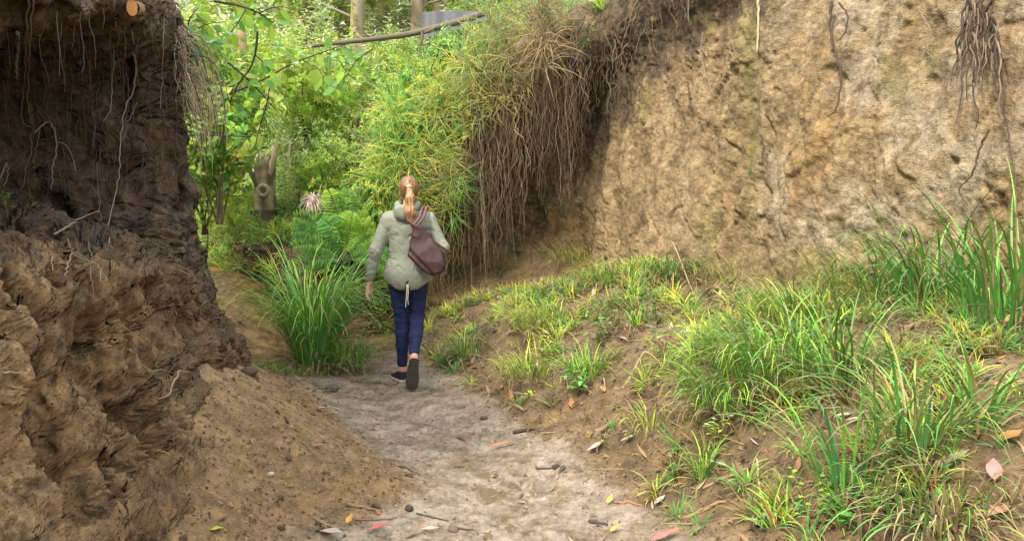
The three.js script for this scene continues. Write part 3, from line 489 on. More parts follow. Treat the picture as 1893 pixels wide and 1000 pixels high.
{ const m = new MB(), white = [0.6, 0.58, 0.5]; for (const k of [0, 1]) m.tube([V(0.002 + k * 0.008, 0.83, 0.165), V(0.0 + k * 0.012, 0.77, 0.17), V(-0.006 + k * 0.012, 0.71, 0.165), V(-0.012 + k * 0.022, 0.645 + k * 0.02, 0.15)], 0.0045, 0.0035, 6, white); part('drawcord', m.geo(), new THREE.MeshStandardMaterial({ vertexColors: true, roughness: 0.9 }), jacket); }
{ const m = new MB(), c = [0.17, 0.18, 0.13]; // cuff seams and shoulder seam as thin raised welts
  for (const y of [0.865, 0.9]) { const pts = []; for (let i = 0; i <= 12; i++) { const a = i / 12 * Math.PI * 2, t = (1.085 - y) / 0.255; pts.push(V(lerp(-0.25, -0.315, t) + Math.cos(a) * 0.05, y + Math.cos(a) * 0.012, lerp(0.035, 0, t) + Math.sin(a) * 0.05)); } m.tube(pts, 0.003, 0.003, 5, c, c, false); }
  part('cuff_seam', m.geo(), new THREE.MeshStandardMaterial({ vertexColors: true, roughness: 0.8 }), jacket); }
const denimTex = bytesTex(256, (u, v) => { const t = 0.82 + 0.12 * Math.sin((u + v) * Math.PI * 2 * 64) + 0.2 * tile(u, v, 6) + 0.12 * tile(u, v, 40, 2); return [t * 0.95, t, t]; }, true);
const jeansMat = cloth(0.014, 0.027, 0.115, { roughness: 0.85 }); jeansMat.map = denimTex; denimTex.repeat.set(3, 3);
part('jeans', nets(jeansSDF, [-0.25, 0.06, -0.26], [0.25, 1.0, 0.34], 0.0085), jeansMat, person);
// hair: cap over the skull drawn back to a tie, and a long tail
const strand = (p, f) => 0.004 * noise(p[0] * 60 + f * 3, p[1] * 7, p[2] * 50);
const hairSDF = (p) => {
  let s = ell(p, [0.012, 1.578, -0.03], [0.08, 0.099, 0.097]); s = Math.max(s, -(0.55 * (p[2] + 0.075) + (p[1] - 1.575) * 0.8 + 0.02), -(p[1] - 1.485 + 0.25 * Math.max(0, -(p[2] - 0.02))));
  s = smin(s, ell(p, [0.02, 1.585, 0.072], [0.026, 0.024, 0.024]), 0.02); return s + strand(p, 1);
};
const tailSDF = (p) => {
  let s = smin(cap(p, [0.02, 1.59, 0.085], [0.03, 1.5, 0.115], 0.02, 0.034), smin(cap(p, [0.03, 1.5, 0.115], [0.032, 1.39, 0.135], 0.034, 0.04), cap(p, [0.032, 1.39, 0.135], [0.044, 1.305, 0.14], 0.036, 0.012), 0.03), 0.03);
  s = smin(s, smin(cap(p, [0.01, 1.42, 0.13], [0.014, 1.32, 0.14], 0.02, 0.007), cap(p, [0.05, 1.42, 0.13], [0.066, 1.315, 0.135], 0.02, 0.008), 0.02), 0.02);
  return s + 0.006 * noise(p[0] * 55, p[1] * 5, p[2] * 45) + 0.003 * noise(p[0] * 120, p[1] * 9, p[2] * 100);
};
const hairMap = bytesTex(256, (u, v) => { const t = 0.75 + 0.45 * noise(u * 40, v * 3, 2, 40) + 0.25 * noise(u * 90, v * 6, 5, 90); return [t, t * 0.95, t * 0.88]; }, true); hairMap.repeat.set(6, 6);
const hairMat = (r, g, b) => new THREE.MeshPhysicalMaterial({ color: new THREE.Color(r, g, b), roughness: 0.42, map: hairMap, bumpMap: streakBump, bumpScale: 0.004 });
const hair = part('hair', nets(hairSDF, [-0.1, 1.44, -0.16], [0.14, 1.72, 0.13], 0.005), hairMat(0.40, 0.24, 0.11), person);
part('ponytail', nets(tailSDF, [-0.04, 1.27, 0.02], [0.11, 1.64, 0.2], 0.0048), hairMat(0.62, 0.40, 0.215), hair);
{ const g = new THREE.TorusGeometry(0.02, 0.006, 8, 18); g.rotateX(1.25); g.translate(0.022, 1.588, 0.09); part('hair_tie', g, new THREE.MeshStandardMaterial({ color: new THREE.Color(0.75, 0.72, 0.62), roughness: 0.8 }), hair); }
// shoes
function shoe(A, T, roll, label) { // built along +x toe direction then placed: heel at origin
  const up = V(0, 1, 0), dir = V(...T).sub(V(...A)).normalize();
  const g = new THREE.Group(); g.name = 'shoe'; person.add(g); g.userData.label = label;
  const sole2 = (x, w) => { const t = clamp((x + 0.035) / 0.255); return w * (0.75 + 0.35 * Math.sin(t * Math.PI * 0.98) - 0.12 * Math.sin(t * Math.PI * 2)); };
  const inPlan = (p, gr) => { const x = clamp(p[0], -0.005, 0.185), w = sole2(x, 0.042) + gr - 0.03; const dz = Math.max(Math.abs(p[2]) - Math.max(w, 0.004), 0), dx = Math.abs(p[0] - x); return Math.hypot(dx, dz) - 0.03; };
  const upper = nets((p) => { const h = lerp(0.085, 0.045, sstep(0.02, 0.15, p[0])) - 0.018 * sstep(0.15, 0.21, p[0]); let s = Math.max(inPlan(p, -0.003 - Math.max(0, p[1] - 0.035) * 0.35), p[1] - h, 0.012 - p[1]); s = Math.max(s, -(Math.hypot((p[0] - 0.02) * 0.8, p[2]) - 0.028 + (p[1] < 0.055 ? 1 : 0))); return s + 0.0015 * noise(p[0] * 50, p[1] * 50, p[2] * 50); }, [-0.05, 0, -0.06], [0.24, 0.11, 0.06], 0.0048);
  const sole = nets((p) => { let s = Math.max(inPlan(p, 0.003), p[1] - 0.022 - 0.006 * sstep(0.05, -0.02, p[0]), -p[1]); const gv = Math.abs(((p[0] * 60) % 1) - 0.5); if (p[1] < 0.004 && gv < 0.14 && Math.abs(p[2]) < 0.032) s = Math.max(s, 0.0035 - p[1]); return s; }, [-0.05, -0.005, -0.06], [0.24, 0.04, 0.06], 0.0048);
  const laces = new MB(); for (let i = 0; i < 5; i++) { const x = 0.065 + i * 0.018, y = 0.074 - i * 0.006; laces.tube([V(x, y - 0.004, -0.02), V(x + 0.004, y + 0.003, 0), V(x, y - 0.004, 0.02)], 0.0025, 0.0025, 5, [0.1, 0.1, 0.1]); }
  const dark = new THREE.MeshStandardMaterial({ color: new THREE.Color(0.018, 0.017, 0.017), roughness: 0.75, bumpMap: fabricBump, bumpScale: 0.001 });
  part('upper', upper, dark, g); part('sole', sole, new THREE.MeshStandardMaterial({ color: roll ? new THREE.Color(0.035, 0.026, 0.02) : new THREE.Color(0.55, 0.52, 0.47), roughness: 0.8, bumpMap: soilBump, bumpScale: 0.003 }), g); part('laces', laces.geo(), new THREE.MeshStandardMaterial({ vertexColors: true, roughness: 0.8 }), g);
  return g;
}
{
  const l = shoe(J.ankL, J.toeL, 0, 'left shoe flat on the ground with pale sole edge'); l.position.set(-0.064, -0.002, -0.055); l.rotation.y = Math.PI / 2 + 0.42;
  const r = shoe(J.ankR, J.toeR, 1, 'right shoe tipped up on its toe showing the dark sole'); const B = new THREE.Matrix4(), X = V(-0.1, -1, 0.06).normalize(), Y = V(0.05, 0.1, -1); Y.addScaledVector(X, -Y.dot(X)).normalize(); B.makeBasis(X, Y, V(0, 0, 0).crossVectors(X, Y)); r.quaternion.setFromRotationMatrix(B); r.position.set(0.052, 0.222, 0.247);
  for (const o of [l, r]) o.position.y += 0;
}
// shoulder bag hanging from the right shoulder across the back
{
  const px = [[766, 404], [776, 402], [787, 408], [807, 436], [823, 456], [830, 484], [824, 498], [802, 506], [781, 493], [754, 466], [762, 424]].map(([x, y]) => [((x - 815) * 0.93 + 815 - 757) * 0.00432 + 0.004, (706 - ((y - 470) * 0.93 + 470)) * 0.00432 + 0.02]);
  const poly = (x, y) => { let d = 1e9, inside = false; for (let i = 0, j = px.length - 1; i < px.length; j = i++) { const [ax, ay] = px[i], [bx, by] = px[j], ex = bx - ax, ey = by - ay, t = clamp(((x - ax) * ex + (y - ay) * ey) / (ex * ex + ey * ey)); d = Math.min(d, Math.hypot(x - ax - ex * t, y - ay - ey * t)); if ((ay > y) !== (by > y) && x < (bx - ax) * (y - ay) / (by - ay) + ax) inside = !inside; } return inside ? -d : d; };
  const bagSDF = (p) => { const r = 0.03, a = poly(p[0], p[1]) + r, th = 0.018 + 0.045 * sstep(1.3, 1.0, p[1]), zc = 0.205 + 0.02 * sstep(1.2, 0.95, p[1]), b = Math.abs(p[2] - zc) - th + 0.012 * Math.abs(noise(p[0] * 7 + p[1] * 5, p[1] * 6 - p[0] * 4, 4)) + 0.002 * noise(p[0] * 30, p[1] * 20, 3) + (p[2] > zc ? 0.012 * Math.exp(-(((p[0] * 0.72 + p[1] * 0.69 - 0.78) / 0.012) ** 2)) : 0); return Math.hypot(Math.max(a, 0), Math.max(b + r * 0.7, 0)) + Math.min(Math.max(a, b + r * 0.7), 0) - r * 0.85; };
  const bag = thing('shoulder_bag', 'dark burgundy slouchy shoulder bag hanging on the walking woman\'s back', 'bag', ORIGIN.toArray(), 0.05);
  part('pouch', nets(bagSDF, [-0.06, 0.82, 0.1], [0.36, 1.36, 0.33], 0.0065), cloth(0.040, 0.013, 0.014, { roughness: 0.55 }), bag);
  const strapMat = cloth(0.16, 0.08, 0.075, { roughness: 0.7 });
  for (const [dx, dz] of [[0, 0], [0.03, -0.012]]) {
    const c = new THREE.CatmullRomCurve3([V(0.055 + dx, 1.29, 0.2 + dz), V(0.1 + dx, 1.345, 0.155 + dz), V(0.118 + dx, 1.41, 0.075 + dz), V(0.125 + dx, 1.428, -0.01), V(0.12 + dx, 1.38, -0.1), V(0.14, 1.2, -0.165)]), g = new THREE.TubeGeometry(c, 40, 0.011, 8, false); part('strap', g, strapMat, bag);
  }
  const c2 = new THREE.CatmullRomCurve3([V(0.21, 1.17, 0.21), V(0.3, 1.1, 0.13), V(0.34, 1.07, 0.05)]); part('strap', new THREE.TubeGeometry(c2, 20, 0.01, 8, false), strapMat, bag);
}
// ---------------------------------------------------------------- plants
const vc = (o) => new THREE.MeshPhysicalMaterial({ vertexColors: true, roughness: 0.9, ...o });
const leafMat = vc({ transmission: 0.5, roughness: 0.92, side: THREE.DoubleSide }), bladeMat = vc({ roughness: 0.5, side: THREE.DoubleSide, transmission: 0.0 }), softBlade = vc({ transmission: 0.3, roughness: 0.9, side: THREE.DoubleSide });
const glossLeaf = vc({ roughness: 0.42, side: THREE.DoubleSide, clearcoat: 0.15, clearcoatRoughness: 0.5 });
const woodBump = bytesTex(256, (u, v) => 0.5 + 0.32 * noise(u * 24, v * 5, 1.7, 24) + 0.2 * noise(u * 60, v * 20, 4.4, 60));
const woodMat = vc({ roughness: 0.92, bumpMap: woodBump, bumpScale: 0.006 });
const rootMat = vc({ roughness: 0.9 });
const GREEN = { lime: [0.33, 0.53, 0.045], yel: [0.46, 0.54, 0.075], mid: [0.16, 0.37, 0.045], deep: [0.06, 0.15, 0.028], blue: [0.09, 0.27, 0.085], grass: [0.105, 0.34, 0.055], pale: [0.5, 0.6, 0.26], olive: [0.22, 0.25, 0.055], straw: [0.40, 0.31, 0.15], tan: [0.26, 0.17, 0.085] };
const vary = (c, a = 0.18) => { const k = 1 + a * gauss(), h = a * 0.5 * gauss(); return [clamp(c[0] * (k + h)), clamp(c[1] * k), clamp(c[2] * (k - h))]; };
const WHITE = [1, 1, 1];
// sprigs: small leafy shoots that are copied through a crown. The shoot grows up +y
function sprig(n, len, leafLen, leafW, o = {}) {
  const m = new MB(), stem = [V(0, 0, 0), V(0.02, len * 0.5, 0.01), V(0.03, len, -0.01)]; if (!o.bare) m.tube(stem, 0.0025, 0.0012, 3, [0.55, 0.5, 0.4]);
  for (let i = 0; i < n; i++) {
    const t = 0.15 + 0.85 * (i + rr(0, 0.6)) / n, a = i * 2.4 + rr(-0.4, 0.4), e = rr(o.e0 ?? 0.0, o.e1 ?? 0.8), dir = V(Math.cos(a) * Math.cos(e), Math.sin(e), Math.sin(a) * Math.cos(e)), k = rr(0.65, 1.15), g = rr(0.75, 1.2);
    m.leaf(V(0.03 * t, len * t, 0), dir, V(0, 1, 0), leafLen * k, leafW * k, [g, g * rr(0.95, 1.05), g], { curl: rr(0.1, 0.5), fold: rr(0.15, 0.4), segs: o.segs ?? 3, mid: o.mid ?? 0.4 });
  }
  return m.geo();
}
const SPRIGS = { small: [0, 1, 2].map(() => sprig(11, 0.13, 0.042, 0.022)), mid: [0, 1, 2].map(() => sprig(9, 0.17, 0.075, 0.036)), fine: [0, 1].map(() => sprig(16, 0.16, 0.03, 0.010, { segs: 2 })), broad: [0, 1].map(() => sprig(6, 0.2, 0.12, 0.07, { segs: 4 })) };
function tuftGeo(n, len, w, o = {}) { const m = new MB(); for (let i = 0; i < n; i++) { const a = rr(0, 6.28), r = rr(0, o.r ?? 0.03), g = rr(0.7, 1.25), c = rnd() < (o.dry ?? 0.12) ? [1.35 * g, 0.95 * g, 0.9 * g] : [g, g, g]; m.blade(V(Math.cos(a) * r, -0.01, Math.sin(a) * r), a + rr(-0.7, 0.7), rr(o.e0 ?? 0.8, 1.5), len * rr(0.45, 1.1), w * rr(0.7, 1.2), rr(o.d0 ?? 0.6, o.d1 ?? 1.9), c, [c[0] * 1.1, c[1] * 1.05, c[2]], 5, 0.3, rr(-0.4, 0.4)); } return m.geo(); }
const TUFTS = { short: [0, 1, 2].map(() => tuftGeo(14, 0.14, 0.006)), mid: [0, 1, 2].map(() => tuftGeo(16, 0.3, 0.008)), long: [0, 1, 2].map(() => tuftGeo(12, 0.5, 0.010, { d0: 1, d1: 2.3 })), hang: [0, 1, 2].map(() => tuftGeo(16, 0.55, 0.006, { e0: 0.2, d0: 1.6, d1: 2.6, dry: 0.3 })) };
const M4 = new THREE.Matrix4(), Q = new THREE.Quaternion(), Q2 = new THREE.Quaternion(), UP = V(0, 1, 0), COL = new THREE.Color();
// copies of a few shapes: list of { p, up, s, c }; one InstancedMesh per shape
function scatter(name, shapes, list, mat, parent, label, category) {
  const lots = shapes.map(() => []); list.forEach((q, i) => lots[i % shapes.length].push(q));
  let first = null;
  lots.forEach((lot, k) => {
    if (!lot.length) return;
    const m = shade(new THREE.InstancedMesh(shapes[k], mat, lot.length)); m.name = parent === scene ? numbered(name) : name;
    lot.forEach((q, i) => { Q.setFromUnitVectors(UP, q.up); Q2.setFromAxisAngle(UP, q.a ?? rr(0, 6.28)); Q.multiply(Q2); const s = q.s; M4.compose(q.p, Q, V(s, s * (q.sy ?? 1), s)); m.setMatrixAt(i, M4); m.setColorAt(i, COL.setRGB(...q.c)); });
    parent.add(m); m.userData = label ? { kind: 'stuff', label, category } : { kind: 'stuff' }; first ??= m;
  });
  return first;
}
const upish = (k) => V(gauss() * k, 1, gauss() * k).normalize();
const unit = () => V(gauss(), gauss(), gauss()).normalize();

// ---- undergrowth on the hillside and behind the left bank: mass nobody could count
{
  const small = [], fine = [], broad = [], grass = [];
  for (let i = 0; i < 38000; i++) {
    const x = rr(-7.0, 2.4), u = Math.pow(rnd(), 1.25) * 7.2, f = XF(x), d = f + 0.05 + u, y = hill(x, d), n = fbm(x * 0.8, d * 0.8, 90, 3), n2 = fbm(x * 2.2, d * 2.2, 93, 2);
    if (y < hill(x, d - 0.3) - 1) continue; if (u < 0.5 && n2 < -0.15 && rnd() < 0.8) continue;
    const h = Math.max(0, 0.22 + 0.5 * n + 0.3 * n2) * rr(0.1, 1.3), p = V(x, y + h, -d), up = V(gauss() * 0.5, 1, 0.45 + gauss() * 0.5).normalize(), b = clamp(0.5 + n * 1.2 + gauss() * 0.25);
    const c = vary(mix3(GREEN.mid, rnd() < 0.6 ? GREEN.lime : GREEN.yel, b)), s = rr(0.75, 1.6);
    const r = rnd(); if (r < 0.55) small.push({ p, up, s, c }); else if (r < 0.85) fine.push({ p, up, s: s * 1.1, c: vary(mix3(c, GREEN.yel, 0.4)) }); else if (r < 0.93) broad.push({ p, up, s: s * 0.6, c: vary(GREEN.blue) }); else grass.push({ p: V(x, y, -d), up, s: rr(0.8, 1.8), c: vary(rnd() < 0.3 ? GREEN.straw : GREEN.yel) });
  }
  scatter('undergrowth', SPRIGS.small, small, leafMat, scene, 'bright small leaved undergrowth covering the hillside behind the walker', 'undergrowth');
  scatter('fine_undergrowth', SPRIGS.fine, fine, leafMat, scene, 'fine feathery yellow green undergrowth over the hillside', 'undergrowth');
  scatter('broad_undergrowth', SPRIGS.broad, broad, leafMat, scene, 'broader blue green leaves among the hillside undergrowth', 'undergrowth');
  scatter('hillside_grass', TUFTS.mid, grass, softBlade, scene, 'thin grass growing through the hillside undergrowth', 'grass');
}
// ---- shrubs one can tell apart
function shrub(name, label, cat, px, py, d, w, h, kind, cols, n, o = {}) {
  const c = at(px, py, d), g = thing(name, label, cat, [c.x, c.y - h * 0.5, c.z], 0, o.group), list = [], m = new MB(), wood = [0.12, 0.085, 0.05];
  const lobes = Array.from({ length: o.lobes ?? 7 }, () => { const u = unit(); return [V(u.x * w * 0.3, h * (0.5 + 0.28 * u.y), u.z * w * 0.28), rr(0.22, 0.42) * Math.min(w, h)]; });
  for (const [q, r] of lobes) { m.tube([V(rr(-0.03, 0.03), -0.1, rr(-0.03, 0.03)), V(q.x * 0.4 + rr(-0.05, 0.05), q.y * 0.5, q.z * 0.4), q], 0.012, 0.004, 5, wood); }
  for (let i = 0; i < n; i++) { const [q, r] = pick(lobes), u = unit(), k = r * Math.pow(rnd(), 0.45) * (1 + 0.35 * noise(u.x * 3 + q.x * 9, u.y * 3, u.z * 3)); const p = V(q.x + u.x * k, q.y + u.y * k * 0.9, q.z + u.z * k); list.push({ p, up: V(u.x + gauss() * 0.4, u.y + 0.5, u.z + gauss() * 0.4).normalize(), s: rr(0.6, 1.2) * (o.s ?? 1), c: vary(pick(cols), 0.22) }); }
  part('stem', m.geo(), woodMat, g);
  scatter('foliage', SPRIGS[kind], list, o.mat ?? leafMat, g);
  return g;
}
shrub('shrub', 'bright lime bush with fine leaves under the fallen branch', 'shrub', 780, 165, 10.6, 1.5, 1.1, 'small', [GREEN.lime, GREEN.yel, GREEN.mid], 620);
shrub('shrub', 'deeper green bush at right end of the fallen branch', 'shrub', 870, 130, 10.2, 1.1, 0.9, 'mid', [GREEN.mid, GREEN.blue, GREEN.lime], 330);
shrub('shrub', 'pale yellow green bush left of the walking woman\'s head', 'shrub', 640, 250, 9.9, 1.4, 1.0, 'small', [GREEN.lime, GREEN.yel, GREEN.pale], 560);
shrub('shrub', 'airy bush in front of the leaning dark twig', 'shrub', 720, 300, 9.3, 0.9, 0.7, 'fine', [GREEN.yel, GREEN.mid], 380);
shrub('shrub', 'bushy plant with pale leaf rosettes right of the stump', 'shrub', 545, 285, 10.2, 0.9, 0.8, 'mid', [GREEN.pale, GREEN.lime, GREEN.pale], 230);
shrub('shrub', 'low dark green bush at the woman\'s left elbow', 'shrub', 650, 455, 8.6, 0.7, 0.9, 'mid', [GREEN.deep, GREEN.mid, GREEN.blue], 330);
shrub('shrub', 'green bush behind the overhanging left bank lip', 'shrub', 400, 290, 8.4, 0.9, 1.2, 'broad', [GREEN.lime, GREEN.mid, GREEN.yel], 170, { s: 0.8 });
shrub('shrub', 'tall leafy bush filling the top left gap beside the bank', 'shrub', 420, 130, 8.8, 1.3, 1.5, 'broad', [GREEN.mid, GREEN.lime, GREEN.yel], 260, { s: 0.75 });
shrub('shrub', 'weedy bush on the rim above the root curtain', 'shrub', 935, 85, 9.4, 1.2, 1.0, 'small', [GREEN.olive, GREEN.yel, GREEN.mid], 460);
shrub('shrub', 'sparse olive bush on the cliff rim', 'shrub', 1065, 60, 8.4, 0.9, 0.8, 'fine', [GREEN.olive, GREEN.mid, GREEN.olive], 330);
shrub('shrub', 'leafy lime bush filling the gap right of the left bank', 'shrub', 390, 190, 8.9, 1.1, 1.2, 'mid', [GREEN.lime, GREEN.yel, GREEN.mid], 420);
shrub('shrub', 'lime bush low in the gap beside the left bank', 'shrub', 375, 350, 8.9, 0.8, 0.8, 'small', [GREEN.lime, GREEN.yel], 380);
shrub('shrub', 'yellow green bush at the upper middle under the fallen branch', 'shrub', 560, 165, 10.3, 1.5, 1.1, 'mid', [GREEN.lime, GREEN.yel, GREEN.lime], 520);
shrub('shrub', 'round bright bush in the thicket\'s middle', 'shrub', 610, 330, 9.4, 0.9, 0.8, 'small', [GREEN.lime, GREEN.yel, GREEN.lime], 420);
shrub('shrub', 'lime bush directly above the woman\'s head', 'shrub', 755, 240, 9.0, 0.9, 0.7, 'small', [GREEN.lime, GREEN.yel, GREEN.mid], 380);
shrub('shrub', 'bright bush close behind the woman\'s left shoulder', 'shrub', 680, 390, 8.5, 0.7, 0.8, 'small', [GREEN.lime, GREEN.mid, GREEN.yel], 360);
shrub('shrub', 'bush at the foot of the far trunks left of centre', 'shrub', 500, 110, 12.5, 1.8, 1.3, 'mid', [GREEN.lime, GREEN.pale, GREEN.yel], 420);
shrub('shrub', 'bush under the pale trunk with the scar', 'shrub', 680, 130, 12, 1.7, 1.0, 'mid', [GREEN.lime, GREEN.pale, GREEN.yel], 400);
shrub('shrub', 'yellow leaved low bush below the stump', 'shrub', 440, 385, 9.9, 0.8, 0.5, 'mid', [GREEN.yel, GREEN.lime], 170);

// bushes added unseen above the left bank so their crowns shade its upper face
for (const [x, d, w, n, l] of [[-2.3, 3.1, 1.5, 420, 'added leafy bush, out of view, shading the left bank nearest the camera'], [-2.5, 4.2, 1.5, 420, 'added leafy bush, out of view, shading the left bank over the hollow'], [-2.8, 5.4, 1.3, 340, 'added leafy bush, out of view, shading the left bank at its far lip']]) { const g = shrub('shrub', l, 'shrub', 946, 500, d, w, 0.9, 'mid', [GREEN.mid, GREEN.lime, GREEN.deep], n); g.position.set(x, TOPL(d) + 0.32 + 0.06 * (d - 3), -d); }

// ---- grass and weeds hanging over the rim right of the walker, and the curtain of roots under it
const rim = (px, py, d) => at(px, py, d);
{
  const list = [];
  for (let i = 0; i < 330; i++) { // rim strip: plan curve between x = -1.5 and 0.6
    const x = -1.15 + 1.7 * Math.pow(rnd(), 1.7), d = x > -0.95 ? lerp(8.85, 7.6, sstep(-1.0, 1.2, x)) : 8.75, top = x < -0.9 ? lerp(2.2, 0.85, sstep(-0.9, -1.7, x)) : TOPR(d), y = top - 0.1 + rr(-0.5, 0.35) * (1 - 0.3 * sstep(0, 0.8, x));
    list.push({ p: V(x - 0.14 + rr(-0.1, 0.1), y, -d + 0.2 + rr(-0.1, 0.1)), up: V(-0.5 + gauss() * 0.5, 0.5, 1).normalize(), s: rr(0.45, 1.15), c: vary(mix3(rnd() < 0.5 ? GREEN.yel : GREEN.grass, rnd() < 0.5 ? GREEN.tan : [0.14, 0.1, 0.055], sstep(-0.75, 0.35, x + gauss() * 0.4) * 0.9), 0.3) });
  }
  const leafy = []; for (let i = 0; i < 900; i++) { const x = Math.pow(rnd(), 1.3) * 1.7 - 1.5, d = (x > -0.95 ? lerp(8.85, 7.6, sstep(-1.0, 1.2, x)) : 8.75) - rr(-0.5, 0.12), top = x < -0.9 ? lerp(2.2, 0.85, sstep(-0.9, -1.7, x)) : TOPR(d), n = fbm(x * 2, 7.7, d, 2); leafy.push({ p: V(x - 0.15, top + rr(-0.65, 0.35) + 0.3 * n, -d + rr(0.1, 0.35)), up: V(-0.2 + gauss() * 0.5, 0.3 + gauss() * 0.4, 1).normalize(), s: rr(0.5, 1.1), c: vary(mix3(pick([GREEN.lime, GREEN.yel, GREEN.mid]), GREEN.olive, sstep(-0.6, 0.2, x)), 0.25) }); }
  scatter('rim_creeper', SPRIGS.small, leafy, leafMat, scene, 'small leaved creeper mixed with the grass hanging over the rim', 'creeper');
  const edge = [], edgeG = []; for (let i = 0; i < 1500; i++) { const u = rr(0.7, 1), p = wallCurve.getPointAt(u); if (p.x > -1.15) continue; const y = rr(0.45, 1.15), q = { p: V(p.x + rr(-0.15, 0.15), y, p.z - rr(-0.15, 0.3) - (y < 0.8 ? 0.05 : 0.2)), up: V(gauss() * 0.5, 0.7, 0.8 + gauss() * 0.3).normalize(), s: rr(0.45, 1.0), c: vary(pick([GREEN.lime, GREEN.yel, GREEN.mid, GREEN.olive]), 0.25) }; (rnd() < 0.6 ? edge : edgeG).push(q); }
  scatter('edge_undergrowth', SPRIGS.small, edge, leafMat, scene, 'leafy growth on the low earth edge behind the large tussock', 'undergrowth'); scatter('edge_grass', TUFTS.mid, edgeG, softBlade, scene, 'grass on the low earth edge behind the large tussock', 'grass');
  for (let i = 0; i < 85; i++) { const x = rr(-1.15, -0.35), d = lerp(8.85, 8.5, sstep(-1, 0, x)); list.push({ p: V(x - 0.12 + rr(-0.08, 0.08), rr(1.25, 2.0), -d + 0.28 + rr(-0.08, 0.08)), up: V(-0.3 + gauss() * 0.4, 0.1, 1).normalize(), s: rr(0.5, 1.0), c: vary(pick([GREEN.yel, GREEN.grass, GREEN.straw, GREEN.olive]), 0.25) }); }
  scatter('rim_grass', TUFTS.hang, list, softBlade, scene, 'long grass hanging over the rim of the bank behind the woman, turning straw coloured to the right', 'grass');
}
function strandPts(top, len, n, wob, lean = V(0, 0, 0)) { const pts = [], ph = rr(0, 60); for (let k = 0; k <= n; k++) { const t = k / n; pts.push(V(top.x + lean.x * t + wob * noise(ph, t * len * 5, 1) + wob * 0.4 * noise(ph, t * len * 16, 3), top.y - len * t + lean.y * t, top.z + lean.z * t + wob * noise(ph + 9, t * len * 5, 2))); } return pts; }
const rootCols = [[0.16, 0.11, 0.062], [0.11, 0.075, 0.045], [0.23, 0.17, 0.10], [0.07, 0.05, 0.035], [0.33, 0.25, 0.15], [0.09, 0.065, 0.04]];
{
  const g = thing('root_curtain', 'curtain of thin brown roots hanging beside the woman\'s bag over the undercut bank', 'roots', [0, 0, 0]);
  const mk = (x, wide) => { const d = x > -0.95 ? lerp(8.85, 7.75, sstep(-1.0, 0.95, x)) : 8.8, top = TOPR(d) - 0.2; const foot = lerp(0.35, 1.1, sstep(-0.8, 0.6, x)), t = V(x - 0.18 + rr(-0.08, 0.08), top - rr(0, 0.5), -d + 0.22 + rr(-0.12, 0.12)), len = Math.max(0.25, (t.y - foot) * (rnd() < 0.35 ? rr(0.15, 0.6) : rr(0.6, 1.12)) * (x > 0.2 ? 0.75 : 1)), c = vary(x < -0.35 && rnd() < 0.6 ? [0.34, 0.26, 0.13] : pick(rootCols), 0.2); return [strandPts(t, len, 16, rr(0.02, 0.11), V(rr(-0.14, 0.14), 0, rr(-0.08, 0.08))), rr(0.002, 0.004) * wide * (rnd() < 0.1 ? 2.2 : 1), c]; };
  const spot = (e, w) => { let x; do x = Math.pow(rnd(), e) * w - 1.08; while (noise(x * 4.5, 3.3) < -0.08 && rnd() < 0.8); return x; };
  for (let i = 0; i < 190; i++) { const [p, r, c] = mk(spot(1.2, 1.7), 1.2); part('root', new MB().tube(p, r, r * 0.35, 4, c).geo(), rootMat, g); }
  const m = new MB(); for (let i = 0; i < 400; i++) { const [p, r, c] = mk(spot(1.1, 1.9), 0.6); m.tube(p, r, r * 0.4, 3, c); } part('rootlets', m.geo(), rootMat, g, 'stuff');
}
{ // thicker tangled roots on the dark upper edge of the cliff
  const g = thing('root_tangle', 'dark tangle of roots along the topsoil edge at the cliff\'s upper left', 'roots', [0, 0, 0]), m = new MB();
  for (let i = 0; i < 520; i++) {
    const px = 930 + 390 * Math.pow(rnd(), 1.2), line = lerp(300, -10, (px - 950) / 360), py = line - rr(-30, 170), p = hit(px, Math.max(-60, py), false), len = rr(0.15, 0.7) * lerp(1, 0.5, sstep(1050, 1250, px)); if (p.y < 1.2 || p.z < -9.3) continue;
    const q = V(p.x - 0.09, p.y + 0.1, p.z + 0.1), pts = strandPts(q, len, 10, rr(0.03, 0.08), V(rr(-0.15, 0.1), 0, 0.05)), r = rr(0.0025, 0.008), c = vary(pick([[0.06, 0.045, 0.035], [0.10, 0.075, 0.05], [0.17, 0.125, 0.08], [0.24, 0.18, 0.11]]));
    if (i < 240) part('root', new MB().tube(pts, r, r * 0.4, 4, c).geo(), rootMat, g); else m.tube(pts, r * 0.7, r * 0.3, 3, c);
  }
  part('rootlets', m.geo(), rootMat, g, 'stuff');
}
// single roots against the faces
function faceRoot(label, pxs, r, c, off = 0.065, name = 'hanging_root') { // pxs: places in the photograph that it passes
  const pts = pxs.map(([x, y]) => { const p = hit(x, y, false), [rx, ry] = ray(x, y), d = -p.z - off * 2; return V(rx * d, EYE + ry * d, -d); });
  const cv = new THREE.CatmullRomCurve3(pts, false, 'centripetal'), n = pxs.length * 6, P = cv.getPoints(n); P.forEach((p, i) => { p.x += 0.012 * noise(i * 0.4, label.length); p.z += 0.015 * noise(i * 0.5, 3, label.length); });
  const o = part(name, new MB().tube(P, r, r * 0.45, 6, c, c.map((k) => k * 1.25)).geo(), rootMat, scene); tag(o, label, 'root'); return o;
}
const DKR = [0.075, 0.05, 0.035], LTR = [0.36, 0.285, 0.19], MDR = [0.22, 0.165, 0.11];
faceRoot('long single dark root hanging down the upper middle of the cliff', [[1538, 2], [1536, 50], [1545, 95], [1556, 130], [1553, 170], [1545, 205], [1530, 215]], 0.012, DKR);
faceRoot('straw coloured hanging strands near the cliff top', [[1402, 0], [1403, 40], [1400, 95]], 0.012, [0.42, 0.36, 0.2]);
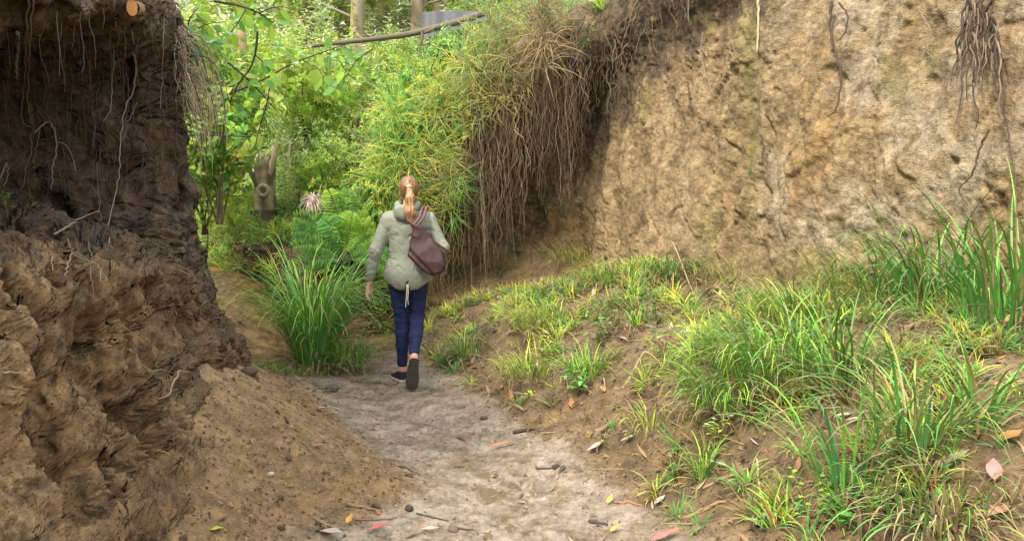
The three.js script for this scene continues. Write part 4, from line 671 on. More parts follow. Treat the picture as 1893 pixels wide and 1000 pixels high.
faceRoot('thin dark root curling right of the single long root', [[1552, 5], [1568, 30], [1560, 65], [1550, 75]], 0.008, DKR);
faceRoot('short wavy root left of the long one', [[1300, 60], [1296, 100], [1310, 150], [1318, 175]], 0.007, MDR);
faceRoot('fine root running down the cliff above the mossy streak', [[1272, 150], [1276, 190], [1281, 215]], 0.006, DKR);
faceRoot('crooked dark root in the crack at the cliff middle', [[1408, 250], [1412, 275], [1410, 295], [1420, 315]], 0.009, DKR);
faceRoot('long thin root curving toward the grass at right', [[1830, 240], [1812, 275], [1800, 320], [1775, 350], [1790, 380]], 0.008, DKR);
faceRoot('upper thin root at the photo\'s right edge', [[1850, 190], [1862, 230], [1870, 280], [1880, 340]], 0.006, DKR);
faceRoot('thin root at the middle right of the cliff', [[1700, 20], [1722, 60], [1716, 95], [1730, 110]], 0.005, MDR);
{ // weeds and wisps over the dark upper edge of the cliff
  const wk = [], gk = []; for (let i = 0; i < 700; i++) { const q = wallCurve.getPointAt(rr(0.5, 0.86)); if (q.x < 0.1 || q.x > 1.9) continue; const b = rr(-0.1, 1.3), y = TOPR(-q.z) + 0.08 + 0.3 * b, w = { p: V(q.x + b * 0.6, y, q.z - b * 0.4 + 0.1), up: V(gauss() * 0.5 - 0.2, 0.9, 0.3 + gauss() * 0.4).normalize(), s: rr(0.5, 1.2), c: vary(pick([GREEN.olive, GREEN.yel, GREEN.mid, GREEN.lime, [0.22, 0.18, 0.07]]), 0.3) }; (rnd() < 0.6 ? wk : gk).push(w); } for (let i = 0; i < 900; i++) { const px = rr(900, 1240), top = lerp(250, -80, (px - 900) / 340), py = top - Math.pow(rnd(), 0.8) * 230 + 30, p = hit(px, Math.max(py, -120), false); if (p.z < -9.6 || fbm(px * 0.012, py * 0.012, 4, 2) < -0.05) continue; const q = { p: V(p.x - 0.06, p.y, p.z + 0.06), up: V(-0.3 + gauss() * 0.5, 0.1 + gauss() * 0.5, 1).normalize(), s: rr(0.35, 0.8), c: vary(pick([GREEN.olive, GREEN.yel, GREEN.mid, [0.2, 0.17, 0.06]]), 0.3) }; (rnd() < 0.7 ? wk : gk).push(q); }
  scatter('rim_weeds', SPRIGS.fine, wk, leafMat, scene, 'thin olive weeds over the dark root matted edge of the cliff', 'weeds'); scatter('rim_wisps', TUFTS.mid, gk, softBlade, scene, 'dry grass wisps over the root matted edge of the cliff', 'grass');
}
{ // clump of dark roots at the upper right
  const g = thing('root_cluster', 'cluster of dark roots spilling down the cliff at the upper right', 'roots', [0, 0, 0]);
  for (let i = 0; i < 46; i++) { const x0 = rr(1780, 1850), y0 = rr(-60, 60), L = rr(60, 190), sw = rr(-35, 30), pts = []; for (let k = 0; k <= 7; k++) { const t = k / 7, X = x0 + sw * t + 12 * noise(i * 3.1, t * 4), Y = y0 + L * t, p = hit(X, Math.max(Y, -60), false), [rx, ry] = ray(X, Y), d = -p.z - rr(0.05, 0.1); pts.push(V(rx * d, EYE + ry * d, -d)); } const r = rr(0.004, 0.009); part('root', new MB().tube(new THREE.CatmullRomCurve3(pts).getPoints(18), r, r * 0.4, 5, vary(i % 4 ? DKR : MDR)).geo(), rootMat, g); }
}
// roots on the left bank
const LB = [
  ['pale root hanging from the bank lip to the left of the others', [[212, 40], [210, 90], [206, 150], [203, 200], [190, 225]], 0.008, LTR],
  ['long pale root that forks, hanging down the dark bank', [[243, 60], [246, 100], [250, 130], [244, 170], [230, 200], [222, 250], [220, 300], [216, 340], [204, 390], [200, 450]], 0.009, LTR],
  ['second fork of the long pale root', [[252, 190], [240, 215], [232, 240], [224, 260]], 0.006, MDR],
  ['straight pale root hanging free under the right lip', [[302, 35], [300, 90], [298, 150], [295, 200]], 0.006, [0.42, 0.34, 0.22]],
  ['short pale root beside the lip fringe', [[346, 105], [340, 130], [336, 170]], 0.007, [0.42, 0.34, 0.22]],
  ['looping thin root below the lip', [[328, 110], [320, 130], [326, 155], [336, 160]], 0.004, LTR],
  ['pair of grey roots at the far left of the hollow', [[50, 0], [46, 60], [45, 120], [42, 170], [40, 225], [55, 235]], 0.008, MDR],
  ['grey root dropping in front of the hollow', [[60, 0], [54, 60], [52, 130], [50, 190], [58, 230]], 0.008, MDR],
  ['bent pale root arching from the ledge', [[62, 245], [88, 225], [100, 245], [102, 280], [96, 310], [94, 350]], 0.008, LTR],
  ['pale root curving to the right from the ledge', [[105, 262], [120, 268], [130, 285], [140, 318]], 0.005, LTR],
  ['straggling brown root below the bent pale root', [[55, 250], [56, 280], [48, 310], [40, 350]], 0.006, MDR],
  ['brown root left of the bent pale root', [[72, 240], [66, 270], [60, 300]], 0.006, MDR],
  ['thick root lying along the ledge top', [[98, 434], [125, 418], [150, 402], [180, 390]], 0.010, LTR],
  ['thin root rising from the ledge root', [[178, 300], [180, 350], [184, 400], [178, 450]], 0.006, MDR],
  ['short roots dangling over the brown foot', [[95, 445], [94, 470], [96, 500]], 0.006, LTR],
  ['wavy root dangling over the brown foot', [[122, 440], [130, 465], [124, 490], [118, 510]], 0.006, LTR],
  ['pale crossing root over the brown foot', [[130, 470], [155, 480], [172, 485], [184, 505], [183, 520]], 0.005, LTR],
  ['upright thin root on the brown foot', [[160, 445], [168, 480], [166, 510], [172, 545]], 0.006, MDR],
  ['slim root low on the bank above the dirt ramp', [[332, 685], [318, 710], [312, 728], [292, 738]], 0.008, LTR],
  ['short side twig low on the bank', [[272, 688], [300, 684], [318, 690]], 0.006, MDR],
  ['small root near the photo\'s left edge', [[4, 690], [20, 688], [48, 694]], 0.006, LTR],
  ['pale flaking root under the matted lip', [[30, 60], [31, 90], [28, 120], [29, 145]], 0.016, [0.40, 0.33, 0.24]],
  ['tiny pale root in the hollow', [[135, 50], [134, 75], [131, 92]], 0.005, LTR],
  ['small root stub in the hollow', [[125, 30], [123, 50], [120, 68]], 0.004, MDR],
  ['pale root loop at the left edge over the ledge', [[0, 330], [10, 300], [14, 315], [6, 345]], 0.005, LTR],
];
for (const [l, p, r, c] of LB) faceRoot(l, p, r * 0.68, c.map((k) => k * 0.72), 0.04);
{ // fine rootlets all over the dark bank and under the lip
  const g = thing('lip_fringe', 'fringe of dry roots and straw hanging from the right lip of the left bank', 'roots', [0, 0, 0]), m = new MB();
  for (let i = 0; i < 150; i++) { const py = rr(45, 190), px = rr(318, 345) + (py - 45) * 0.06, p = at(px, py, rr(4.7, 5.4)), len = rr(0.12, 0.5), out = rr(0, 0.24), pts = strandPts(p, len, 8, 0.025, V(0, 0, rr(-0.05, 0.1))).map((q, i) => { const t = i / 8; q.x += out * Math.sin(t * 1.57); q.y += out * 0.5 * Math.sin(t * 3.1); return q; }), r = rr(0.0025, 0.005), c = vary(pick([LTR, MDR, [0.44, 0.36, 0.22], DKR])); i < 80 ? part('root', new MB().tube(pts, r, r * 0.4, 4, c).geo(), rootMat, g) : m.tube(pts, r * 0.8, r * 0.3, 3, c); }
  part('rootlets', m.geo(), rootMat, g, 'stuff');
  const k = new MB(); for (let i = 0; i < 170; i++) { const px = rr(0, 330), py = rr(20, 330), p = hit(px, py, false); if (p.z < -7) continue; const len = rr(0.06, 0.3); k.tube(strandPts(V(p.x + 0.05, p.y, p.z + 0.06), len, 7, 0.03), rr(0.0015, 0.0035), 0.001, 3, vary(pick([DKR, [0.1, 0.08, 0.06], DKR, [0.16, 0.12, 0.085]]))); }
  const o = part('bank_rootlets', k.geo(), rootMat, scene); tag(o, 'hair thin rootlets clinging to the dark face of the left bank', 'roots', null, 'stuff');
}
// ---------------------------------------------------------------- grass clumps and herbs
function clump(name, label, px, py, o) {
  const b = o.pos ?? hit(px, py, false), g = thing(name, label, 'grass', [b.x, b.y - 0.02, b.z], 0, o.group), m = new MB(), lean = o.lean ?? [0, 0];
  const one = (mb, big) => { const a = rr(0, 6.28), r = o.r * Math.sqrt(rnd()), base = V(Math.cos(a) * r, 0, Math.sin(a) * r * 0.8), dry = rnd() < (o.dry ?? 0.1), c = vary(dry ? GREEN.straw : pick(o.cols), 0.15); base.y = big ? 0 : rr(-0.02, 0.02);
    let dx = Math.cos(a) * 0.7 + gauss() * 0.5 + lean[0], dz = Math.sin(a) * 0.7 + gauss() * 0.5 + lean[1]; mb.blade(base, Math.atan2(dz, dx), rr(o.e0 ?? 0.85, 1.5), o.len * rr(big ? 0.7 : 0.35, big ? 1.15 : 0.9), o.w * rr(0.5, 1.05), rr(o.d0 ?? 0.8, o.d1 ?? 2.2), c, mix3(c, dry ? GREEN.tan : GREEN.yel, 0.12), big ? 9 : 6, 0.35, rr(-0.5, 0.5)); };
  for (let i = 0; i < (o.big ?? 0); i++) { const k = new MB(); one(k, true); part('blade', k.geo(), bladeMat, g); }
  for (let i = 0; i < o.n; i++) one(m, false);
  for (let i = 0; i < o.n * 0.35; i++) { const a = rr(0, 6.28), r = o.r * 1.25 * Math.sqrt(rnd()), c = vary(pick([GREEN.straw, GREEN.tan, [0.16, 0.11, 0.06], GREEN.olive]), 0.2); m.blade(V(Math.cos(a) * r, rr(0, 0.04), Math.sin(a) * r * 0.8 + 0.05), a + gauss(), rr(-0.2, 0.7), o.len * rr(0.15, 0.5), o.w * rr(0.6, 1.1), rr(0.5, 2), c, c, 5, 0.3, rr(-1, 1)); } // dead thatch
  part(o.big ? 'blade_mass' : 'blades', m.geo(), softBlade, g, 'stuff');
  return g;
}
clump('tussock', 'tall arching green grass tussock at the path edge left of the woman', 585, 655, { pos: V(-1.76, 0.02, -7.0), r: 0.17, len: 1.36, w: 0.013, n: 420, big: 180, cols: [GREEN.grass, GREEN.lime, GREEN.grass, [0.2, 0.42, 0.08]], d0: 0.7, d1: 2.4, e0: 1.18, dry: 0.05 });
clump('tussock', 'smaller grass fringe at the right foot of the large tussock', 640, 672, { pos: V(-1.45, 0.01, -6.95), r: 0.17, len: 0.48, w: 0.01, n: 260, big: 30, cols: [GREEN.grass, GREEN.lime, GREEN.mid] });
const R = [ // the slope on the right
  ['dense bright green grass clump in the middle of the right slope', 1430, 690, { r: 0.30, len: 0.62, w: 0.010, n: 420, big: 70, cols: [GREEN.grass, GREEN.lime, GREEN.mid], lean: [-0.5, 0.3] }],
  ['bright grass clump just below the dense middle clump', 1350, 740, { r: 0.24, len: 0.45, w: 0.009, n: 300, big: 30, cols: [GREEN.grass, GREEN.lime], lean: [-0.4, 0.3] }],
  ['dark bladed grass clump right of the dense middle clump', 1545, 720, { r: 0.10, len: 0.72, w: 0.012, n: 60, big: 34, cols: [GREEN.mid, GREEN.deep, GREEN.grass], lean: [-0.5, 0.2] }],
  ['grass clump above the dense middle clump', 1480, 590, { r: 0.34, len: 0.5, w: 0.009, n: 330, big: 40, cols: [GREEN.grass, GREEN.olive, GREEN.yel], lean: [-0.4, 0.3] }],
  ['yellowish grass clump against the cliff foot, centre right', 1610, 540, { r: 0.36, len: 0.48, w: 0.008, n: 260, big: 40, cols: [GREEN.yel, GREEN.olive, GREEN.grass], lean: [-0.2, 0.2] }],
  ['long bladed grass clump under the pale clay patch', 1720, 560, { r: 0.30, len: 0.85, w: 0.013, n: 150, big: 46, cols: [GREEN.grass, GREEN.mid, GREEN.blue], lean: [-0.4, 0.3] }],
  ['tall grass clump at the right edge of the photo', 1860, 600, { r: 0.22, len: 0.95, w: 0.014, n: 100, big: 48, cols: [GREEN.grass, GREEN.blue, GREEN.mid], lean: [-0.3, 0.3], d0: 0.5, d1: 1.9 }],
  ['spiky yellow green plant with broad upright blades at lower right', 1815, 790, { r: 0.06, len: 0.5, w: 0.019, n: 10, big: 24, cols: [GREEN.grass, GREEN.grass, GREEN.olive], d0: 0.4, d1: 1.6, dry: 0.05 }],
  ['grey green long bladed clump above the pink leaf', 1690, 830, { r: 0.16, len: 0.7, w: 0.012, n: 70, big: 36, cols: [GREEN.blue, GREEN.grass, GREEN.olive], lean: [-0.3, 0.2] }],
  ['arching blades in front of the small round leaved herb', 1560, 900, { r: 0.12, len: 0.6, w: 0.011, n: 40, big: 26, cols: [GREEN.grass, GREEN.mid, GREEN.blue], lean: [-0.2, 0.1] }],
  ['small upright grass tuft on the lower slope edge', 1300, 880, { r: 0.05, len: 0.3, w: 0.009, n: 40, big: 12, cols: [GREEN.grass, GREEN.lime], e0: 1.1 }],
  ['flattened pale grass clump at the lower right corner', 1740, 950, { r: 0.2, len: 0.4, w: 0.009, n: 160, big: 20, cols: [GREEN.olive, GREEN.straw, GREEN.grass], e0: 0.3, lean: [-0.3, 0.6] }],
  ['bright leafy grass clump nearest the path, mid slope', 1090, 690, { r: 0.16, len: 0.36, w: 0.010, n: 170, big: 14, cols: [GREEN.grass, GREEN.lime] }],
  ['yellow grass clump along the path left of the bright one', 985, 690, { r: 0.24, len: 0.36, w: 0.008, n: 240, big: 10, cols: [GREEN.yel, GREEN.lime, GREEN.olive] }],
  ['small grass tuft at the path corner behind the woman', 865, 655, { r: 0.16, len: 0.38, w: 0.008, n: 150, big: 8, cols: [GREEN.yel, GREEN.grass, GREEN.straw] }],
  ['grass patch high on the slope below the root curtain', 1010, 600, { r: 0.34, len: 0.42, w: 0.008, n: 330, big: 10, cols: [GREEN.yel, GREEN.lime, GREEN.olive], lean: [-0.4, 0.2] }],
  ['green grass clump on the hump below the mossy streak', 1140, 520, { r: 0.3, len: 0.4, w: 0.008, n: 300, big: 10, cols: [GREEN.grass, GREEN.yel, GREEN.olive], lean: [-0.4, 0.3] }],
  ['drooping grass clump with bare roots on the hump\'s right', 1235, 510, { r: 0.2, len: 0.45, w: 0.008, n: 180, big: 12, cols: [GREEN.grass, GREEN.olive], lean: [0, 0.5], d0: 1.6, d1: 2.6 }],
  ['dry yellow grass clump at the slope below the curtain\'s right end', 1075, 480, { r: 0.34, len: 0.36, w: 0.007, n: 260, big: 6, cols: [GREEN.yel, GREEN.straw, GREEN.olive] }],
  ['thin olive grass at the foot of the cliff above the bare earth', 1380, 505, { r: 0.4, len: 0.26, w: 0.006, n: 110, big: 0, cols: [GREEN.olive, GREEN.yel, GREEN.straw] }],
  ['dark drooping grass below the hump', 1160, 590, { r: 0.26, len: 0.42, w: 0.008, n: 170, big: 8, cols: [GREEN.olive, GREEN.straw, GREEN.grass], lean: [-0.5, 0.5], d0: 1.6, d1: 2.6 }],
  ['dry sparse tuft beside the path below the bare slope', 1210, 790, { r: 0.14, len: 0.3, w: 0.007, n: 70, big: 8, cols: [GREEN.yel, GREEN.straw, GREEN.lime] }],
];
for (const [l, px, py, o] of R) clump('grass_clump', l, px, py, { ...o, group: undefined });
{ // short grass, creeping herbs and litter that nobody could count
  const short = [], herb = [], dry = [];
  for (let i = 0; i < 9500; i++) {
    const d = rr(1.7, 8.6), x = rr(XR(d) + 0.02, XW(d) + 0.1), t = (x - XR(d)) / (XW(d) - XR(d)), n = fbm(x * 1.5, d * 1.5, 101, 3), n2 = fbm(x * 5, d * 5, 105, 2), p = V(x, H(x, d, false), -d);
    const dens = sstep(-0.02, 0.25, n + 0.3 * n2 + 0.12 * t - 0.05) * (1 - 0.7 * sstep(0.8, 0.95, t)) * (1 - 0.93 * Math.exp(-(((x - 0.9) / 0.5) ** 2) - ((d - 5.3) / 0.95) ** 2)); if (rnd() > dens * 0.9 + 0.04) continue;
    const up = V(-0.3 + gauss() * 0.3, 1, 0.25 + gauss() * 0.3).normalize(); const r = rnd();
    if (r < 0.55) short.push({ p, up, s: rr(0.5, 1.5), c: vary(pick([GREEN.grass, GREEN.yel, GREEN.olive, GREEN.lime]), 0.2) }); else if (r < 0.72) herb.push({ p, up, s: rr(0.3, 0.6), c: vary(pick([GREEN.grass, GREEN.lime]), 0.2) }); else dry.push({ p, up: V(gauss(), 0.5, gauss()).normalize(), s: rr(0.6, 1.6), c: vary(pick([GREEN.straw, GREEN.tan, [0.2, 0.14, 0.08]])) });
  }
  scatter('slope_grass', TUFTS.short, short, softBlade, scene, 'short scattered grass over the right slope', 'grass');
  scatter('creeping_herb', SPRIGS.small, herb, leafMat, scene, 'small creeping green herbs among the slope grass', 'herb');
  scatter('dry_grass', TUFTS.short, dry, softBlade, scene, 'dry straw and dead grass lying over the right slope', 'dry grass');
  const gc = []; for (let i = 0; i < 300; i++) { const a = rr(0, 6.28), r = Math.sqrt(rnd()), x = -2.0 + Math.cos(a) * r * 0.32 + 0.1, d = 6.75 + Math.sin(a) * r * 0.28; gc.push({ p: V(x, H(x, d, false) - 0.01, -d), up: upish(0.5), s: rr(0.35, 0.6), c: vary(pick([GREEN.lime, GREEN.yel])) }); }
  for (let i = 0; i < 110; i++) { const x = rr(-1.35, -0.2), d = rr(7.6, 8.5); gc.push({ p: V(x, H(x, d, false) - 0.01, -d), up: upish(0.5), s: rr(0.35, 0.7), c: vary(pick([GREEN.olive, GREEN.yel, GREEN.mid])) }); }
  scatter('ground_cover', SPRIGS.fine, gc, leafMat, scene, 'low bright ground cover at the foot of the large tussock', 'ground cover');
  const mo = []; for (let i = 0; i < 500; i++) { const d = rr(2.6, 4.0), x = XB(d) + rr(0.0, 0.2); if (fbm(x * 4, d * 3, 120, 2) < 0.1) continue; mo.push({ p: V(x, H(x, d, false), -d), up: upish(0.5), s: rr(0.15, 0.3), c: vary([0.16, 0.19, 0.03]) }); }
  scatter('moss', SPRIGS.fine, mo, leafMat, scene, 'moss specks at the bottom of the left bank', 'moss');
}
// herbs with round leaves and white flowers
function herb(label, px, py, n, len, lw, ll, col, o = {}) {
  const b = hit(px, py, false), g = thing('herb', label, 'plant', [b.x, b.y - 0.01, b.z]), st = new MB();
  for (let s = 0; s < (o.stems ?? 3); s++) {
    const a = rr(0, 6.28), tilt = rr(0.1, 0.5), top = V(Math.cos(a) * len * tilt, len * rr(0.7, 1), Math.sin(a) * len * tilt), mid = top.clone().multiplyScalar(0.5).add(V(rr(-0.02, 0.02), 0.03, 0)); const cv = new THREE.CatmullRomCurve3([V(0, 0, 0), mid, top]);
    st.tube(cv.getPoints(8), 0.003, 0.0018, 4, [0.2, 0.22, 0.07]);
    for (let i = 0; i < n; i++) { const t = 0.25 + 0.75 * (i + 0.5) / n, q = cv.getPoint(t), b2 = i * 2.4, e = rr(0, 0.6); part('leaf', new MB().leaf(q, V(Math.cos(b2) * Math.cos(e), Math.sin(e), Math.sin(b2) * Math.cos(e)), UP, ll * rr(0.7, 1.15), lw * rr(0.8, 1.1), vary(col), { curl: 0.3, fold: 0.2, segs: 5, tip: 0.8 }).geo(), glossLeaf, g); }
    if (o.flower) { const f = new MB(); for (let k = 0; k < 5; k++) { const a2 = k * 1.257; f.leaf(top, V(Math.cos(a2), 0.35, Math.sin(a2)).normalize(), UP, 0.014, 0.009, [0.82, 0.82, 0.76], { segs: 3, curl: 0.1 }); } part('flower', f.geo(), leafMat, g); }
  }
  part('stem', st.geo(), rootMat, g);
}
herb('upright round leaved herb at the bottom right of the slope', 1505, 975, 7, 0.24, 0.026, 0.03, GREEN.lime, { stems: 3 });
herb('low round leaved herb beside the upright one', 1560, 985, 6, 0.1, 0.03, 0.034, GREEN.grass, { stems: 4 });
herb('low herb with small heart leaves in the lower middle right', 1640, 960, 5, 0.09, 0.024, 0.03, GREEN.grass, { stems: 3 });
herb('white flowered herb beside the dense grass, upper', 1290, 800, 6, 0.2, 0.018, 0.035, GREEN.lime, { stems: 4, flower: true });
herb('white flowered herb next to the dense grass, lower', 1330, 830, 6, 0.18, 0.018, 0.035, GREEN.lime, { stems: 4, flower: true });
herb('white flowered leafy weed on the bright clump by the path', 1100, 650, 7, 0.3, 0.024, 0.06, GREEN.grass, { stems: 5, flower: true });
herb('leafy weed at the base of the bright clump by the path', 1065, 735, 8, 0.2, 0.026, 0.07, GREEN.grass, { stems: 4 });
herb('two small seedlings beside the path', 980, 745, 4, 0.1, 0.02, 0.04, GREEN.lime, { stems: 2 });
herb('small leafy sprig at the foot of the tussock, right', 655, 545, 7, 0.3, 0.04, 0.08, GREEN.deep, { stems: 3 });
herb('pale leafy sprig hanging on the root curtain', 1010, 395, 7, 0.22, 0.03, 0.06, [0.22, 0.27, 0.12], { stems: 3 });
herb('small green sprig at the left edge on the bank ledge', 12, 400, 6, 0.16, 0.02, 0.05, GREEN.mid, { stems: 4 });
// ---------------------------------------------------------------- branches, trunks, stump
const path3 = (list) => new THREE.CatmullRomCurve3(list.map(([x, y, d]) => at(x, y, d)), false, 'centripetal');
function branch(name, label, cat, list, r0, r1, c, sides = 8) { const P = path3(list).getPoints(list.length * 6); P.forEach((p, i) => { p.x += r0 * 0.5 * noise(i * 0.3, 2); p.y += r0 * 0.5 * noise(i * 0.3, 8); }); const o = part(name, new MB().tube(P, (t) => lerp(r0, r1, t) * (1 + 0.18 * noise(t * 16, r0 * 99)), r1, sides, c).geo(), woodMat, scene); return tag(o, label, cat); }
{ const g = thing('fallen_branch', 'long bare grey fallen branch leaning across the top centre of the thicket', 'branch'); const P = path3([[900, 22, 11.2], [840, 42, 11.1], [760, 62, 11], [690, 72, 10.9], [600, 82, 10.8], [512, 94, 10.7]]).getPoints(40);
  part('bough', new MB().tube(P, (t) => lerp(0.052, 0.022, t) * (1 + 0.15 * noise(t * 14, 5)), 0, 9, [0.15, 0.125, 0.095], [0.14, 0.11, 0.08]).geo(), woodMat, g);
  for (const [a, b, r] of [[[780, 60, 11], [776, 85, 11], 0.022], [[805, 50, 11], [785, 60, 10.9], 0.02], [[528, 92, 10.7], [505, 82, 10.6], 0.012], [[530, 92, 10.7], [545, 108, 10.6], 0.01]]) part('branch_stub', new MB().tube([at(...a), at((a[0] + b[0]) / 2 + 2, (a[1] + b[1]) / 2, a[2]), at(...b)], r, r * 0.6, 6, [0.17, 0.13, 0.09]).geo(), woodMat, g); }
const DT = [0.05, 0.038, 0.028];
branch('twig', 'dark arching twig rising beside the woman\'s head', 'twig', [[668, 345, 8.6], [690, 300, 8.6], [735, 260, 8.5], [790, 228, 8.4], [832, 215, 8.3]], 0.016, 0.010, DT);
branch('twig', 'thin brown twig arching in the undergrowth at upper centre', 'twig', [[690, 215, 9], [740, 185, 8.9], [790, 172, 8.8], [850, 168, 8.8]], 0.008, 0.006, [0.14, 0.1, 0.05]);
branch('twig', 'short dark twig below the brown arching one', 'twig', [[715, 222, 8.9], [750, 218, 8.8], [780, 226, 8.8]], 0.007, 0.005, DT);
branch('twig', 'long pale dry stalk crossing the rim grass', 'twig', [[800, 250, 8.5], [870, 205, 8.3], [940, 165, 8.2], [1000, 120, 8.2], [1060, 60, 8.1]], 0.009, 0.006, [0.27, 0.2, 0.11]);
branch('twig', 'dry stalk running up the rim towards the cliff top', 'twig', [[905, 205, 8.3], [980, 150, 8.1], [1050, 100, 8], [1100, 40, 7.9]], 0.009, 0.006, [0.3, 0.24, 0.14]);
branch('twig', 'thin stalk over the rim grass, lower', 'twig', [[860, 170, 8.6], [900, 172, 8.5], [960, 195, 8.3]], 0.008, 0.005, [0.3, 0.22, 0.11]);
branch('twig', 'dark thin twig crossing at the far left thicket', 'twig', [[345, 250, 7.5], [400, 250, 7.4], [450, 252, 7.4], [490, 250, 7.4]], 0.007, 0.005, DT);
branch('vine_stem', 'thin upright stem in front of the left thicket', 'vine', [[383, 600, 6.2], [381, 500, 6.2], [384, 400, 6.2], [380, 300, 6.2], [385, 200, 6.1]], 0.004, 0.003, DT, 5);
branch('vine_stem', 'curved thin stem hanging from the left lip', 'vine', [[398, 130, 5.6], [412, 180, 5.6], [414, 230, 5.7], [405, 280, 5.8]], 0.007, 0.005, [0.16, 0.12, 0.07], 5);
// the overhanging leafy branches at the upper left, each leaf its own piece
function leafy(label, spine, r, leaves, size, cols, twigs = []) {
  const g = thing('leafy_branch', label, 'branch'), cv = path3(spine), st = new MB().tube(cv.getPoints(30), r, r * 0.4, 6, DT), curves = [cv];
  for (const t of twigs) { const c = path3(t); st.tube(c.getPoints(16), r * 0.6, r * 0.3, 5, DT); curves.push(c); }
  part('stem', st.geo(), woodMat, g);
  for (let i = 0; i < leaves; i++) { const c = curves[i % curves.length], t = rr(0.08, 1), p = c.getPoint(t), T = c.getTangent(t), s = i % 2 ? 1 : -1, side = V(-T.y, T.x, 0).multiplyScalar(s), dir = side.multiplyScalar(rr(0.4, 1)).addScaledVector(T, rr(0.1, 0.9)).add(V(gauss() * 0.25, -0.35, gauss() * 0.5)).normalize(); const q = p.clone().addScaledVector(dir, 0.018);
    const L = size * rr(0.6, 1.2); part('leaf', new MB().leaf(q, dir, V(gauss() * 0.5, 0.7, 0.75).normalize(), L, L * rr(0.5, 0.66), vary(pick(cols), 0.12), { curl: rr(0.05, 0.35), fold: rr(0.1, 0.3), segs: 6, tip: 0.85, mid: 0.38, wave: 0.06, ph: i }).geo(), leafMat, g); }
  return g;
}
leafy('leafy branch reaching in from the top left over the thicket', [[395, 2, 5.2], [440, 10, 5.2], [480, 25, 5.2], [505, 42, 5.2]], 0.008, 20, 0.105, [GREEN.lime, GREEN.mid, GREEN.lime], [[[455, 14, 5.2], [440, 40, 5.1], [425, 60, 5.1]], [[478, 24, 5.2], [500, 15, 5.2], [520, 12, 5.2]]]);
leafy('dense leafy shoot sitting on the left bank\'s lip', [[345, 60, 5.1], [350, 35, 5.1], [365, 15, 5.1]], 0.006, 34, 0.085, [GREEN.lime, GREEN.mid, GREEN.blue], [[[348, 80, 5.1], [370, 75, 5.0], [400, 85, 5.0]], [[350, 60, 5.1], [380, 45, 5.1], [415, 40, 5.1]], [[346, 90, 5.0], [352, 80, 4.9], [345, 95, 4.9]]]);
leafy('drooping leafy branch with dark stem at the upper left centre', [[475, 58, 5.8], [472, 95, 5.8], [462, 125, 5.8], [440, 155, 5.8], [424, 188, 5.8]], 0.009, 10, 0.09, [GREEN.mid, GREEN.lime], [[[470, 100, 5.8], [490, 120, 5.8], [505, 145, 5.8]]]);
leafy('long thin leafy branch running up to the middle of the thicket', [[420, 175, 6.6], [480, 150, 6.6], [540, 118, 6.5], [600, 95, 6.5], [650, 78, 6.5]], 0.008, 26, 0.115, [GREEN.mid, GREEN.lime, GREEN.mid], [[[600, 95, 6.5], [625, 110, 6.5], [640, 135, 6.5]], [[560, 112, 6.5], [585, 125, 6.5], [600, 145, 6.5]]]);
leafy('crossing dark leafy twig in the left thicket', [[420, 115, 6.4], [450, 140, 6.4], [475, 165, 6.4], [510, 205, 6.4]], 0.008, 14, 0.085, [GREEN.lime, GREEN.yel, GREEN.mid]);
leafy('leaf cluster hanging in the gap left of the stump', [[500, 150, 6.9], [490, 200, 6.9], [478, 240, 6.9], [470, 275, 6.9]], 0.006, 18, 0.1, [GREEN.lime, GREEN.yel], [[[478, 240, 6.9], [455, 255, 6.9], [440, 275, 6.9]]]);
leafy('broad leaved twig in front of the thicket\'s middle', [[690, 90, 7.6], [660, 110, 7.6], [640, 140, 7.6], [620, 165, 7.6]], 0.006, 16, 0.12, [GREEN.mid, GREEN.blue, GREEN.lime]);
